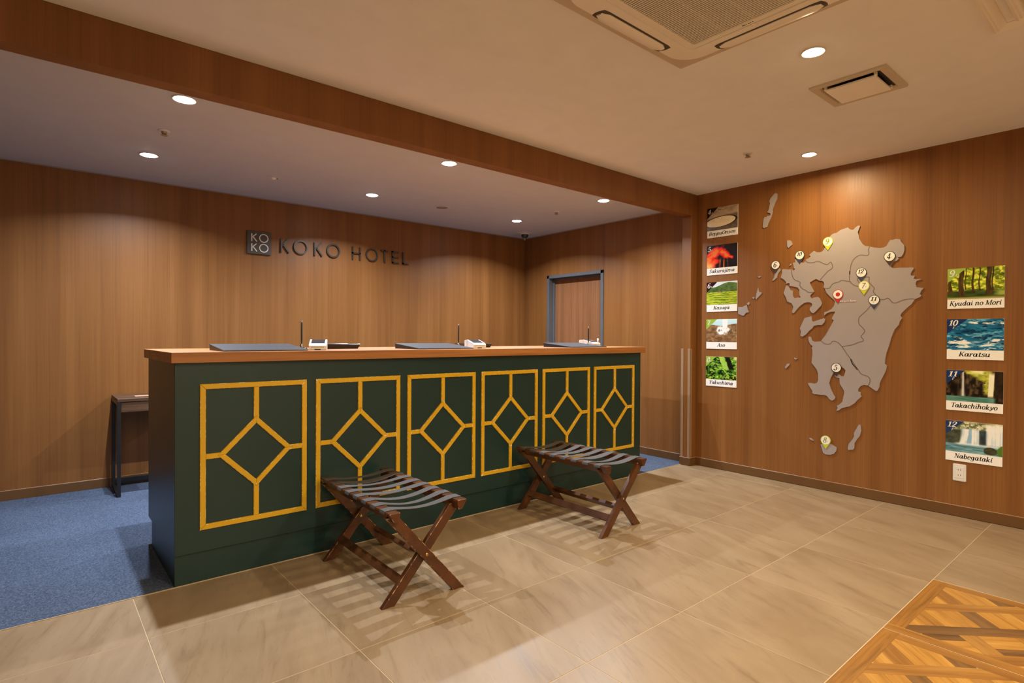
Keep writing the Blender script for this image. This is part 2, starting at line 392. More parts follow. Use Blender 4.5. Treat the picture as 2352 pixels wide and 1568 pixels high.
# ------------------------------------------------------------------ lettering (broad-nib strokes)
TK, TN = 0.165, 0.082
def sf(x, y, w=0.30): return ([(x-w/2, y), (x+w/2, y)], 's')
def st(x, y0, y1): return ([(x, y0), (x, y1)], 'n')
def S_(pts): return (spl(pts), 'n')
def ln(a, b, m='n'): return ([a, b], m)
ARCH = [(.16, .44), (.27, .61), (.39, .66), (.50, .55), (.50, .12), (.56, .02), (.64, .09)]
def sh(pts, dx): return [(x+dx, y) for x, y in pts]
SIX = [(.52, .90), (.38, 1.0), (.19, .86), (.09, .5), (.12, .18), (.30, 0), (.50, .14), (.52, .40), (.34, .57), (.13, .42)]
GL = {
 'a': (.68, [(ell(.28, .33, .19, .33), 'n'), S_([(.50, .66), (.50, .14), (.56, .02), (.65, .09)])]),
 'b': (.64, [st(.14, 1.02, .04), (ell(.34, .33, .20, .33), 'n'), sf(.08, 1.02, .16)]),
 'c': (.56, [(ell(.32, .33, .21, .33, 45, 315), 'n'), ([(.46, .53)], 'd')]),
 'd': (.70, [(ell(.28, .33, .19, .33), 'n'), S_([(.50, 1.02), (.50, .14), (.56, .02), (.65, .09)]), sf(.44, 1.02, .16)]),
 'e': (.58, [(ell(.31, .33, .21, .33, 5, 315), 'n'), ln((.12, .37), (.52, .37), 's')]),
 'g': (.66, [(ell(.28, .36, .18, .30), 'n'), S_([(.48, .66), (.48, -.08), (.40, -.25), (.20, -.27), (.06, -.18)])]),
 'h': (.70, [st(.14, 1.02, 0), S_(ARCH), sf(.08, 1.02, .16), sf(.14, 0, .22)]),
 'i': (.36, [S_([(.16, .64), (.16, .14), (.22, .02), (.32, .09)]), ([(.17, .88)], 'd'), ln((.02, .60), (.16, .64), 's')]),
 'j': (.34, [S_([(.18, .64), (.18, -.10), (.08, -.26), (-.06, -.22)]), ([(.19, .88)], 'd'), ln((.04, .60), (.18, .64), 's')]),
 'k': (.66, [st(.14, 1.02, 0), S_([(.16, .28), (.30, .36), (.52, .64)]), S_([(.27, .36), (.42, .06), (.52, .02), (.62, .10)]), sf(.08, 1.02, .16), sf(.14, 0, .22)]),
 'm': (1.05, [st(.14, .64, 0), S_(ARCH[:4]+[(.50, 0)]), S_(sh(ARCH, .36)), sf(.06, .64, .16), sf(.14, 0, .2), sf(.50, 0, .2)]),
 'n': (.70, [st(.14, .64, 0), S_(ARCH), sf(.06, .64, .16), sf(.14, 0, .22)]),
 'o': (.62, [(ell(.31, .33, .22, .33), 'n')]),
 'p': (.66, [st(.14, .66, -.28), (ell(.35, .33, .20, .33), 'n'), sf(.06, .64, .16), sf(.14, -.28, .28)]),
 'r': (.50, [st(.14, .64, 0), S_([(.16, .40), (.28, .61), (.42, .62)]), ([(.42, .58)], 'd'), sf(.06, .64, .16), sf(.14, 0, .24)]),
 's': (.52, [S_([(.43, .53), (.34, .65), (.20, .64), (.12, .51), (.20, .40), (.36, .29), (.43, .16), (.34, .02), (.18, .01), (.06, .14)])]),
 't': (.44, [S_([(.20, .88), (.20, .14), (.28, .01), (.42, .09)]), ln((.05, .63), (.40, .63), 's')]),
 'u': (.70, [S_([(.13, .64), (.13, .18), (.21, .02), (.35, .05), (.48, .22)]), S_([(.50, .64), (.50, .14), (.56, .02), (.66, .09)]), sf(.06, .64, .16), sf(.44, .64, .14)]),
 'y': (.60, [S_([(.10, .64), (.17, .50), (.25, .05)]), S_([(.54, .62), (.44, .28), (.24, -.10), (.08, -.26), (-.02, -.18)])]),
 'w': (.8, [ln((.1, .64), (.24, 0)), ln((.24, 0), (.4, .6), 's'), ln((.4, .6), (.54, 0)), ln((.54, 0), (.72, .64), 's')]),
 'A': (.74, [ln((.38, 1), (.08, 0), 's'), ln((.38, 1), (.62, 0)), ln((.2, .34), (.52, .34), 's'), sf(.08, 0, .24), sf(.62, 0, .28)]),
 'B': (.70, [st(.16, 1, 0), S_([(.16, .97), (.40, .97), (.54, .87), (.51, .65), (.36, .53), (.16, .52)]), S_([(.16, .52), (.44, .52), (.59, .39), (.57, .14), (.40, .03), (.16, .03)]), sf(.10, .98, .2), sf(.10, .02, .2)]),
 'K': (.78, [st(.16, 1, 0), ln((.20, .40), (.62, .98), 's'), ln((.34, .56), (.64, 0)), sf(.16, .98), sf(.16, .02), sf(.62, .98, .26), sf(.66, .02, .26)]),
 'M': (1.0, [ln((.14, 1), (.12, 0), 's'), ln((.16, 1), (.46, .04)), ln((.46, .04), (.80, 1), 's'), st(.82, 1, 0), sf(.12, .02, .26), sf(.82, .02, .3), sf(.1, .98, .16), sf(.86, .98, .2)]),
 'N': (.84, [ln((.14, 1), (.14, 0), 's'), ln((.15, 1), (.66, .02)), ln((.66, 1), (.66, 0), 's'), sf(.14, .02, .26), sf(.10, .98, .18), sf(.66, .98, .26)]),
 'O': (.82, [(ell(.40, .5, .31, .49), 'n')]),
 'S': (.62, [S_([(.50, .80), (.40, .97), (.24, .98), (.12, .82), (.20, .62), (.38, .48), (.50, .30), (.44, .08), (.26, .01), (.08, .18)])]),
 'T': (.72, [st(.36, .98, 0), ln((.04, .96), (.68, .96), 's'), ln((.04, .96), (.03, .76), 's'), ln((.68, .96), (.69, .76), 's'), sf(.36, .02)]),
 'Y': (.74, [ln((.10, 1), (.36, .48)), ln((.66, 1), (.36, .48), 's'), st(.36, .5, 0), sf(.36, .02), sf(.10, .98, .26), sf(.66, .98, .22)]),
 'F': (.62, [st(.18, 1, 0), ln((.18, .96), (.56, .96), 's'), ln((.18, .5), (.46, .5), 's'), ln((.56, .96), (.56, .78), 's'), sf(.18, .02)]),
 'W': (.98, [ln((.06, 1), (.28, 0)), ln((.28, 0), (.48, 1), 's'), ln((.46, 1), (.68, 0)), ln((.68, 0), (.90, 1), 's')]),
 '0': (.62, [(ell(.30, .5, .21, .49), 'n')]),
 '1': (.48, [st(.28, 1, 0), ln((.08, .80), (.28, .97), 's'), sf(.28, .03, .36)]),
 '2': (.64, [S_([(.11, .72), (.16, .91), (.32, .99), (.49, .88), (.48, .66), (.30, .36), (.08, .05)]), ln((.07, .07), (.56, .07), 'm'), ([(.13, .74)], 'd')]),
 '4': (.70, [ln((.42, 1), (.05, .29), 's'), ln((.03, .28), (.64, .28), 'm'), st(.44, 1, 0), sf(.44, .02, .3)]),
 '5': (.62, [ln((.16, .95), (.54, .95), 'm'), ln((.16, .95), (.13, .54), 's'), S_([(.13, .54), (.30, .62), (.49, .52), (.53, .28), (.42, .05), (.20, .01), (.07, .14)]), ([(.10, .15)], 'd')]),
 '6': (.62, [S_(SIX)]),
 '7': (.60, [ln((.06, .92), (.58, .92), 'm'), S_([(.56, .92), (.34, .46), (.24, 0)])]),
 '8': (.62, [(ell(.30, .75, .18, .24), 'n'), (ell(.30, .26, .23, .26), 'n')]),
 '9': (.62, [S_([(.62-x, 1-y) for x, y in SIX])]),
 ' ': (.34, [])}

def strip(mb, pts, wfun, fn, depth=None, mi=0):
    """flat (or, with depth, solid) ribbon along pts; fn maps (x,y,d) to room space"""
    n = len(pts); closed = n > 3 and abs(pts[0][0]-pts[-1][0])+abs(pts[0][1]-pts[-1][1]) < 1e-6
    Lp, Rp = [], []
    for i in range(n):
        a = pts[i-1] if i else (pts[-2] if closed else pts[0])
        b = pts[i+1] if i < n-1 else (pts[1] if closed else pts[-1])
        tx, ty = b[0]-a[0], b[1]-a[1]; L = math.hypot(tx, ty) or 1e-9; tx /= L; ty /= L
        h = wfun(tx, ty)/2
        Lp.append((pts[i][0]-ty*h, pts[i][1]+tx*h)); Rp.append((pts[i][0]+ty*h, pts[i][1]-tx*h))
    if depth is None:
        v = [fn(*p, 0) for p in Lp]+[fn(*p, 0) for p in Rp]
        mb.add(v, [(i, i+1, n+i+1, n+i) for i in range(n-1)], mi)
    else:
        v = [fn(*p, d) for d in (0, depth) for p in Lp+Rp]
        fs = []
        for i in range(n-1):
            a, b, c_, d_ = i, i+1, n+i+1, n+i
            fs += [(a, b, c_, d_), (2*n+a, 2*n+d_, 2*n+c_, 2*n+b), (a, 2*n+a, 2*n+b, b), (d_, c_, 2*n+c_, 2*n+d_)]
        if not closed:
            fs += [(0, n, 3*n, 2*n), (n-1, 3*n-1, 4*n-1, 2*n-1)]
        mb.add(v, fs, mi)
def nib(tx, ty): return math.hypot(TK*ty, TN*tx)
WID = {'n': nib, 's': lambda tx, ty: TN, 'm': lambda tx, ty: TN*1.9}
def text_width(s): return sum(GL[ch][0] for ch in s)
def write(mb, s, y_left, z_base, width, height, x, slant=0.22, mi=0):
    """serif italic text on a wall facing -x; width and height (of a capital) in metres"""
    sx = width/(text_width(s)+slant*0.6); sy = height; pen = 0.0
    for ch in s:
        adv, strokes = GL[ch]
        for pts, mode in strokes:
            fn = lambda px, py, d, pen=pen: (x, y_left-(pen+px+slant*py)*sx, z_base+py*sy)
            if mode == 'd':
                q = ell(pts[0][0], pts[0][1], .085, .085*sx/sy if sy else .085, n=14)[:-1]
                mb.add([fn(a, b, 0) for a, b in q], [tuple(range(len(q)))], mi)
            else:
                strip(mb, pts, WID[mode], fn, None, mi)
        pen += adv
    return mb

# traced outlines of the wall map on the right wall, (y, z) in millimetres
MAP_MAIN=[(1782,1968),(1766,1987),(1749,1994),(1729,1996),(1706,2012),(1676,2021),(1651,2026),(1642,2014),(1627,2004),(1613,2003),(1596,2022),(1578,2030),(1568,2024),(1584,1979),(1577,1955),(1571,1927),(1550,1888),(1534,1872),(1505,1865),(1473,1853),(1438,1845),(1411,1847),(1395,1856),(1384,1877),(1373,1895),(1354,1895),(1339,1899),(1311,1893),(1305,1876),(1286,1847),(1284,1817),(1291,1787),(1304,1767),(1326,1767),(1317,1756),(1331,1743),(1348,1740),(1355,1735),(1365,1713),(1367,1705),(1358,1693),(1346,1691),(1311,1691),(1257,1686),(1244,1688),(1228,1683),(1227,1677),(1241,1655),(1246,1637),(1241,1629),(1219,1627),(1228,1607),(1217,1602),(1182,1601),(1183,1598),(1209,1590),(1215,1578),(1215,1563),(1209,1553),(1211,1547),(1167,1537),(1180,1523),(1191,1496),(1180,1489),(1185,1479),(1200,1470),(1218,1464),(1223,1454),(1239,1427),(1265,1403),(1300,1364),(1299,1363),(1304,1350),(1293,1332),(1307,1311),(1313,1285),(1339,1250),(1357,1198),(1372,1136),(1388,1082),(1395,1038),(1397,1003),(1384,990),(1389,959),(1400,929),(1422,879),(1429,853),(1430,833),(1441,807),(1450,801),(1467,811),(1505,838),(1532,841),(1555,828),(1570,804),(1567,787),(1552,785),(1552,762),(1546,756),(1557,741),(1575,723),(1593,698),(1626,672),(1681,653),(1700,634),(1719,628),(1709,653),(1716,670),(1707,672),(1691,686),(1676,704),(1673,728),(1664,766),(1665,786),(1680,812),(1696,838),(1699,882),(1718,883),(1733,895),(1734,904),(1703,911),(1693,903),(1684,895),(1668,898),(1656,939),(1666,955),(1684,966),(1716,956),(1744,914),(1762,879),(1772,837),(1762,799),(1742,756),(1727,730),(1735,712),(1751,704),(1767,712),(1790,739),(1806,742),(1882,744),(1897,752),(1894,766),(1909,789),(1927,819),(1929,828),(1917,830),(1883,826),(1863,834),(1853,852),(1854,908),(1864,939),(1884,966),(1903,989),(1902,1018),(1897,1054),(1899,1096),(1904,1106),(1896,1123),(1916,1138),(1928,1166),(1931,1193),(1920,1199),(1909,1190),(1901,1166),(1883,1157),(1837,1162),(1802,1210),(1784,1243),(1743,1326),(1757,1334),(1755,1348),(1732,1392),(1767,1391),(1796,1379),(1814,1363),(1814,1384),(1810,1390),(1788,1396),(1760,1413),(1742,1438),(1736,1467),(1744,1483),(1773,1510),(1797,1537),(1812,1574),(1820,1584),(1815,1609),(1818,1623),(1829,1634),(1851,1638),(1876,1653),(1901,1641),(1922,1628),(1922,1619),(1890,1553),(1917,1528),(1919,1513),(1908,1499),(1891,1507),(1862,1510),(1846,1496),(1831,1458),(1837,1441),(1874,1399),(1894,1383),(1909,1389),(1923,1411),(1920,1427),(1905,1442),(1903,1457),(1916,1468),(1937,1472),(1963,1468),(1993,1447),(2018,1421),(2044,1388),(2058,1391),(2059,1402),(2049,1440),(2063,1468),(2099,1485),(2108,1515),(2129,1557),(2120,1580),(2109,1618),(2098,1612),(2080,1591),(2075,1577),(2053,1569),(2055,1535),(2050,1517),(2037,1508),(2019,1513),(1992,1511),(2002,1532),(2003,1573),(2016,1594),(2042,1602),(2069,1608),(2081,1611),(2080,1632),(2091,1635),(2113,1630),(2107,1643),(2127,1667),(2151,1682),(2152,1689),(2142,1723),(2144,1746),(2135,1753),(2110,1750),(2092,1745),(2070,1746),(2050,1731),(2037,1746),(2048,1753),(2057,1799),(2044,1796),(2037,1804),(2042,1818),(2031,1830),(2005,1810),(1983,1788),(1970,1791),(1958,1805),(1953,1816),(1936,1820),(1918,1836),(1930,1844),(1924,1853),(1895,1876),(1874,1863),(1853,1859),(1833,1864),(1821,1878),(1811,1897)]
MAP_LINES=[[(1958,1808),(1941,1789),(1899,1783),(1872,1790),(1849,1785),(1826,1771),(1799,1758),(1786,1763),(1771,1775),(1760,1758),(1755,1736),(1762,1723),(1786,1708),(1803,1691),(1845,1644)],
[(2068,1742),(2063,1707),(2052,1675),(2034,1653),(2012,1645),(1994,1628),(2001,1613),(1977,1580),(1953,1568),(1934,1551),(1896,1548)],
[(1502,1864),(1511,1843),(1507,1815),(1515,1799),(1537,1802),(1561,1808),(1586,1799),(1608,1780),(1625,1745),(1633,1690),(1634,1668),(1634,1695),(1635,1667),(1633,1617),(1599,1582),(1558,1575)],
[(1810,1575),(1779,1573),(1753,1606),(1709,1617),(1688,1628),(1633,1614)],
[(1563,1635),(1534,1640),(1507,1639),(1503,1631),(1505,1605),(1492,1584),(1473,1560),(1470,1550),(1476,1531),(1461,1506),(1445,1476),(1408,1469),(1386,1478),(1372,1469),(1352,1444),(1328,1442),(1301,1455),(1268,1464),(1237,1466),(1221,1463)],
[(1558,1579),(1579,1617),(1583,1631),(1559,1641)],
[(1472,1462),(1488,1435),(1516,1396),(1556,1356),(1570,1334),(1567,1293),(1543,1265),(1529,1238),(1553,1201),(1538,1179),(1542,1165),(1574,1155),(1603,1140),(1636,1132),(1683,1123)],
[(1836,1167),(1806,1143),(1770,1141),(1748,1163),(1713,1154),(1683,1122),(1648,1067),(1623,1030),(1610,994),(1576,950),(1620,1031),(1608,992),(1577,963),(1550,921),(1509,907),(1491,885),(1494,855),(1503,837)]]
MAP_ISLANDS=[[(2199,2389),(2188,2380),(2191,2340),(2208,2307),(2228,2255),(2225,2239),(2238,2195),(2263,2148),(2273,2119),(2299,2112),(2310,2124),(2303,2185),(2295,2206),(2279,2202),(2269,2213),(2258,2209),(2243,2215),(2245,2229),(2274,2242),(2261,2255),(2249,2310),(2254,2331),(2244,2355),(2214,2385)],
[(2105,1983),(2085,1984),(2070,1971),(2062,1945),(2094,1921),(2104,1935)],
[(2088,1773),(2073,1794),(2070,1780)],
[(2162,1765),(2157,1744),(2177,1716),(2185,1686),(2212,1663),(2224,1663),(2207,1693),(2202,1728),(2187,1747)],
[(2348,1709),(2327,1709),(2321,1702),(2337,1696)],
[(2344,1615),(2336,1578),(2310,1566),(2325,1548),(2352,1522),(2360,1510),(2365,1527),(2357,1569)],
[(2395,1531),(2384,1537),(2376,1526),(2384,1518)],
[(2443,1478),(2427,1496),(2416,1483),(2427,1467)],
[(2521,1455),(2482,1453),(2465,1463),(2443,1470),(2437,1436),(2424,1406),(2450,1402),(2470,1377),(2492,1382),(2520,1396)],
[(1908,1360),(1903,1321),(1895,1316),(1817,1342),(1805,1334),(1812,1310),(1830,1289),(1861,1290),(1891,1282),(1902,1263),(1925,1244),(1948,1215),(1976,1197),(1991,1205),(1988,1239),(1996,1264),(1961,1347)],
[(2113,945),(2095,975),(2074,978),(2077,965),(2104,935)],
[(2039,1028),(2029,1023),(2012,1020),(2027,1011),(2037,1017)],
[(1916,392),(1899,392),(1880,374),(1895,376),(1912,383)],
[(1829,355),(1806,362),(1761,369),(1738,359),(1713,345),(1716,321),(1734,294),(1760,283),(1792,281),(1812,292),(1822,329)],
[(1558,544),(1549,533),(1546,500),(1554,459),(1575,427),(1590,398),(1591,364),(1598,349),(1632,341),(1637,350),(1629,388),(1602,429),(1593,451),(1595,474),(1582,502),(1567,534)]]
MAP_PINS=[('4', 1373, 1777, 37, 64), ('5', 1720, 960, 35, 67), ('6', 2194, 1791, 35, 67), ('7', 1536, 1576, 36, 66), ('8', 1791, 392, 36, 69), ('9', 1790, 1934, 36, 67), ('10', 2000, 1852, 34, 69), ('11', 1469, 1468, 36, 71), ('12', 1555, 1676, 35, 68), ('here', 1714, 1522, 35, 66)]

# ================================================================== the room
# floor: grout bed, one object for each tile
TX0, TY0, TP = 0.337, 0.787, 0.5995
PX1, PYT, PS = 3.393, 0.787, 0.728            # parquet inset: right edge, top edge, panel size
PCOLS, PROWS = 5, 3
PX0, PY0 = PX1-PCOLS*PS, PYT-PROWS*PS
floor = struct('floor', MB().box(XL, XW, YN, YB, -0.06, -0.0009), 'grout')
tile_cache = {}
def tile(x0, x1, y0, y1):
    w, h = round(x1-x0-0.0034, 4), round(y1-y0-0.0034, 4)
    if w < 0.01 or h < 0.01: return
    if (w, h) not in tile_cache:
        tile_cache[(w, h)] = MB().rbox(-w/2, w/2, -h/2, h/2, -0.010, 0, 0.0005).mesh('tile', 'tile')
    link('tile', tile_cache[(w, h)], floor, ((x0+x1)/2, (y0+y1)/2, 0))
xs = [XL]+[TX0+TP*i for i in range(-7, 8)]+[XW]
ys = [YN]+[TY0+0.602*j for j in range(-6, 4)]+[YC]
for i in range(len(xs)-1):
    for j in range(len(ys)-1):
        x0, x1, y0, y1 = xs[i], xs[i+1], ys[j], ys[j+1]
        if x1 <= x0 or y1 <= y0: continue
        if y0 >= PYT-1e-6 or x0 >= PX1 or x1 <= PX0 or y1 <= PY0:
            tile(x0, x1, y0, y1)
        else:                                   # around the inset
            if x1 > PX1: tile(PX1, x1, y0, y1)
            if x0 < PX0: tile(x0, PX0, y0, y1)
            if y0 < PY0: tile(max(x0, PX0), min(x1, PX1), y0, PY0)

# parquet panels: pinwheel border strips and a diagonal basket of planks
def clip(poly, xmin, xmax, ymin, ymax):
    for ax, lim, sg in ((0, xmin, 1), (0, xmax, -1), (1, ymin, 1), (1, ymax, -1)):
        out = []
        for i in range(len(poly)):
            a, b = poly[i-1], poly[i]
            da, db = (a[ax]-lim)*sg, (b[ax]-lim)*sg
            if (da < 0) != (db < 0):
                t = da/(da-db); out.append((a[0]+(b[0]-a[0])*t, a[1]+(b[1]-a[1])*t))
            if db >= 0: out.append(b)
        poly = out
        if len(poly) < 3: return None
    return poly
def area(p): return abs(sum(p[i-1][0]*p[i][1]-p[i][0]*p[i-1][1] for i in range(len(p))))/2
def parquet_planks():
    """list of (polygon in panel coords, grain angle, material, id)"""
    rnd = random.Random(4); out = []
    B = 0.059; T = PS-0.005; g = 0.0005
    out += [([(B, T-B), (T, T-B), (T, T), (B, T)], 0, 'parquet_edge', 1.1),
            ([(0, B), (B, B), (B, T), (0, T)], 90, 'parquet_mid', 2.3),
            ([(0, 0), (T-B, 0), (T-B, B), (0, B)], 0, 'parquet_edge', 3.7),
            ([(T-B, 0), (T, 0), (T, T-B), (T-B, T-B)], 90, 'parquet_mid', 4.9)]
    lo, hi = B, T-B
    def put(p0, p1, q0, q1, ang, mat):
        """p = a+b, q = b-a, with a and b measured from the right and top edges"""
        pq = [(p0+g, q0+g), (p1-g, q0+g), (p1-g, q1-g), (p0+g, q1-g)]
        pl = [(T-(p_-q_)/2, T-(p_+q_)/2) for p_, q_ in pq]
        q = clip(pl, lo+g, hi-g, lo+g, hi-g)
        if q and area(q) > 2e-4: out.append((q, ang, mat, rnd.random()*9))
    for p0, mt in ((0.380, 'parquet_mid'), (0.676, 'parquet_dark'), (0.972, 'parquet_mid')):
        put(p0, p0+0.097, -0.8, 0.8, -45, mt)
    G = ['parquet_gold', 'parquet_gold', 'parquet_mid', 'parquet_gold', 'parquet_gold', 'parquet_dark']
    for (p0, p1), off in (((0.05, 0.380), 0.05), ((0.477, 0.676), -0.055), ((1.069, 1.45), 0.02)):
        for kk in range(-8, 8):
            w0 = 0.1; put(p0, p1, off+kk*w0, off+(kk+1)*w0, 45, G[(kk*5+int(p0*10)) % 6])
    for kk in range(-3, 3):
        q0 = -0.050+0.296*kk
        put(0.773, 0.972, q0, q0+0.098, 45, 'parquet_mid')
        for r_ in range(3):
            put(0.773+0.199*r_/3, 0.773+0.199*(r_+1)/3, q0+0.098, q0+0.296, -45, ('parquet_gold', 'parquet_dark', 'parquet_gold')[(r_+kk) % 3])
    return out
PLANKS = parquet_planks()
def plank_mesh(mb, poly, ang, pid, mi=0):
    ca, sa = math.cos(R(ang)), math.sin(R(ang)); n = len(poly)
    gr = [(x*ca+y*sa, -x*sa+y*ca, pid) for x, y in poly]
    v = [(x, y, -0.008) for x, y in poly]+[(x, y, 0.0) for x, y in poly]
    mb.add(v, [tuple(range(n))[::-1], tuple(range(n, 2*n))]+[(i, (i+1) % n, n+(i+1) % n, n+i) for i in range(n)], mi, gr+gr)
plank_me = []
for poly, ang, mat_, pid in PLANKS:
    mb = MB(); plank_mesh(mb, poly, ang, pid); plank_me.append(mb.mesh('plank', mat_))
pm = list(PQ)
allp = MB()
for poly, ang, mat_, pid in PLANKS: plank_mesh(allp, poly, ang, pid, pm.index(mat_))
all_me = allp.mesh('parquet_panel', pm)
bed_me = MB().box(0.0005, PS-0.0055, 0.0005, PS-0.0055, -0.012, -0.0015).mesh('parquet_panel', 'parquet_dark')
for ci in range(PCOLS):
    for rj in range(PROWS):
        loc = (PX1-(ci+1)*PS, PYT-(rj+1)*PS+0.005-0.003, 0)
        if rj == 0 and ci < 2:
            pp = link('parquet_panel', bed_me, floor, loc)
            for me in plank_me: link('plank', me, pp)
        else:
            link('parquet_panel', all_me, floor, loc)

struct('floor_carpet', MB().box(XL, XW, YC, YB, -0.004, 0.003), 'carpet')

# walls
DY0, DY1, DZ = 4.064, 4.943, 1.915           # door opening in the right wall (outer frame)
wr = MB()
wr.box(XW, XW+0.12, YN, DY0-0.003, 0, ZC)
wr.box(XW, XW+0.12, DY1, YB, 0, ZC)
wr.box(XW, XW+0.12, DY0, DY1, DZ, ZC)
wr.box(XW+0.02, XW+0.12, DY0-0.003, DY0, 0, ZC)
struct('wall_right', wr, 'wall_wood')
struct('wall_back', MB().box(XL, XW+0.12, YB, YB+0.12, 0, ZC), 'wall_wood')
struct('wall_left', MB().box(XL-0.12, XL, YN, YB+0.12, 0, ZC), 'wall_wood')
struct('wall_front', MB().box(XL-0.12, XW+0.12, YN-0.12, YN, 0, ZC), 'white_wall')
struct('ceiling', MB().box(XL, XW, YN, YF, ZC, ZC+0.12), 'ceiling_paint')
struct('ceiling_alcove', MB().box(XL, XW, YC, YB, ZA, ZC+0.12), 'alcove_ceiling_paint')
struct('trim_1', MB().rbox(XL, XW, YF, YC, ZBEAM, ZC, 0.0015), 'wall_wood')
colm = struct('trim_2', MB().rbox(4.625, XW, YF+0.0005, YC, 0, ZBEAM, 0.0015), 'wall_wood')
# corner guards on the pilaster
for yy in (YF, YC):
    g_ = MB(); s_ = 1 if yy == YF else -1
    g_.rbox(4.6215, 4.625, min(yy-s_*0.0035, yy+s_*0.026), max(yy-s_*0.0035, yy+s_*0.026), 0.074, 1.082, 0.001)
    g_.rbox(4.6215, 4.650, min(yy-s_*0.0035, yy), max(yy-s_*0.0035, yy), 0.074, 1.082, 0.001)
    part('corner_guard', g_, 'guard', colm, label='pale brown plastic corner guard strip')
# light edge bead around the alcove ceiling
tr = MB()
tr.box(XL, XW, YB-0.012, YB, ZA-0.008, ZA); tr.box(XW-0.012, XW, YC, YB-0.012, ZA-0.008, ZA)
tr.box(XL, XW-0.012, YC, YC+0.010, ZA-0.006, ZA)
struct('trim_3', tr, 'edge_trim')
struct('trim_4', MB().box(XL, XW, YC-0.004, YC, -0.002, 0.0035), 'grout')
# baseboards; light caught on the top edge is painted as a pale lip
def baseboard(name, boxes):
    o = struct(name, MB(), 'skirting')
    mb, lip = MB(), MB()
    for (x0, x1, y0, y1) in boxes:
        mb.rbox(x0, x1, y0, y1, 0.003, 0.071, 0.001)
        lip.rbox(x0, x1, y0, y1, 0.071, 0.075, 0.001)
    me = o.data; o.data = mb.mesh(name, 'skirting'); bpy.data.meshes.remove(me)
    part('top_highlight', lip, 'skirting_highlight', o, label='baseboard top edge painted pale for the light it catches')
baseboard('baseboard_back', [(XL, XW-0.008, YB-0.008, YB)])
baseboard('baseboard_right', [(XW-0.008, XW, YN, YF-0.008), (XW-0.008, XW, YC+0.008, DY0), (XW-0.008, XW, DY1, YB-0.008)])
baseboard('baseboard_column', [(4.617, XW, YF-0.008, YF), (4.617, 4.625, YF, YC), (4.617, XW, YC, YC+0.008)])

# door with steel frame
d1 = struct('door_1', MB().rbox(XW+0.085, XW+0.12, DY0+0.036, DY1-0.036, 0.006, DZ-0.045, 0.002), 'door_wood')
fr = MB()
for a, b in ((DY0, DY0+0.036), (DY1-0.036, DY1)):
    fr.rbox(XW-0.012, XW+0.12, a, b, 0.003, DZ, 0.002)
fr.rbox(XW-0.012, XW+0.12, DY0, DY1, DZ-0.036, DZ, 0.002)
fr.rbox(XW+0.060, XW+0.12, DY1-0.052, DY1-0.036, 0.003, DZ-0.036, 0.002)
fr.rbox(XW+0.060, XW+0.12, DY0+0.036, DY0+0.052, 0.003, DZ-0.036, 0.002)
fr.rbox(XW+0.060, XW+0.12, DY0+0.036, DY1-0.036, DZ-0.052, DZ-0.036, 0.002)
part('door_frame', fr, 'door_steel', d1, label='slate grey steel door frame')
part('door_handle', MB().lathe([(0.011, 0), (0.011, -0.05), (0.02, -0.055), (0.02, -0.07), (0.004, -0.075)], (XW+0.085, DY0+0.095, 0.95), 16, axis='x'), 'chrome', d1, True)

# ================================================================== ceiling fittings
def downlight(x, y, zc, watts, col, spread, glow, label, group, ring=0.058, lit=0.047):
    t = thing('downlight', label, 'downlight', (x, y, zc), group)
    part('trim_ring', MB().lathe([(lit-0.002, 0.0), (lit, -0.004), (ring-0.004, -0.006), (ring, -0.003), (ring, 0.0)], (x, y, zc), 40, cap=False), 'lamp_ring', t, True)
    part('lens', MB().lathe([(lit, -0.001), (lit*0.97, -0.005), (lit*0.75, -0.010), (lit*0.4, -0.0125), (0.001, -0.013)], (x, y, zc), 32, cap=False), glow, t, True, label='glowing lens')
    ld = bpy.data.lights.new('downlight_beam', 'AREA'); ld.shape = 'DISK'; ld.size = 0.036
    ld.energy = watts; ld.color = col; ld.spread = spread
    lo_ = bpy.data.objects.new('downlight_beam', ld); COL.objects.link(lo_); lo_.parent = t; lo_.location = (0, 0, -0.0145)
    return t
apos = {(0, 0): 'leftmost lit downlight beside the wooden beam in the counter alcove',
        (1, 0): 'middle lit downlight beside the wooden beam, above the counter centre',
        (2, 0): 'rightmost lit downlight beside the wooden beam, near the alcove doorway',
        (0, 1): 'leftmost lit downlight in the row nearest the sign wall',
        (1, 1): 'lit downlight in front of the hotel lettering, middle of the rear row',
        (2, 1): 'lit downlight nearest the dome camera in the alcove corner'}
for ix, x in enumerate((0.60, 2.252, 3.912)):
    for iy, y in enumerate((3.375, 4.575)):
        downlight(x, y, ZA, ALCOVE_W, ALCOVE_COL, ALCOVE_SPREAD, 'lamp_white', apos[(ix, iy)], 'white downlights over the reception counter')
for x, y in ALCOVE_LAMPS_UNSEEN:
    downlight(x, y, ZA, ALCOVE_W, ALCOVE_COL, ALCOVE_SPREAD, 'lamp_white', 'white downlight of the alcove left of the view', 'white downlights over the reception counter')
downlight(2.752, 1.118, ZC, MAIN_W, MAIN_COL, MAIN_SPREAD, 'lamp_warm', 'warm downlight between the air conditioner and the square vent', 'warm downlights of the main ceiling', 0.052, 0.042)
downlight(4.263, 1.752, ZC, MAIN_W, MAIN_COL, MAIN_SPREAD, 'lamp_warm', 'warm downlight close to the wall above the grey map', 'warm downlights of the main ceiling', 0.052, 0.042)
for x, y in MAIN_LAMPS_UNSEEN:
    downlight(x, y, ZC, MAIN_UNSEEN_W, MAIN_UNSEEN_COL, MAIN_SPREAD, 'lamp_warm', 'added unseen warm downlight brightening the counter front and ceiling', 'warm downlights of the main ceiling', 0.052, 0.042)

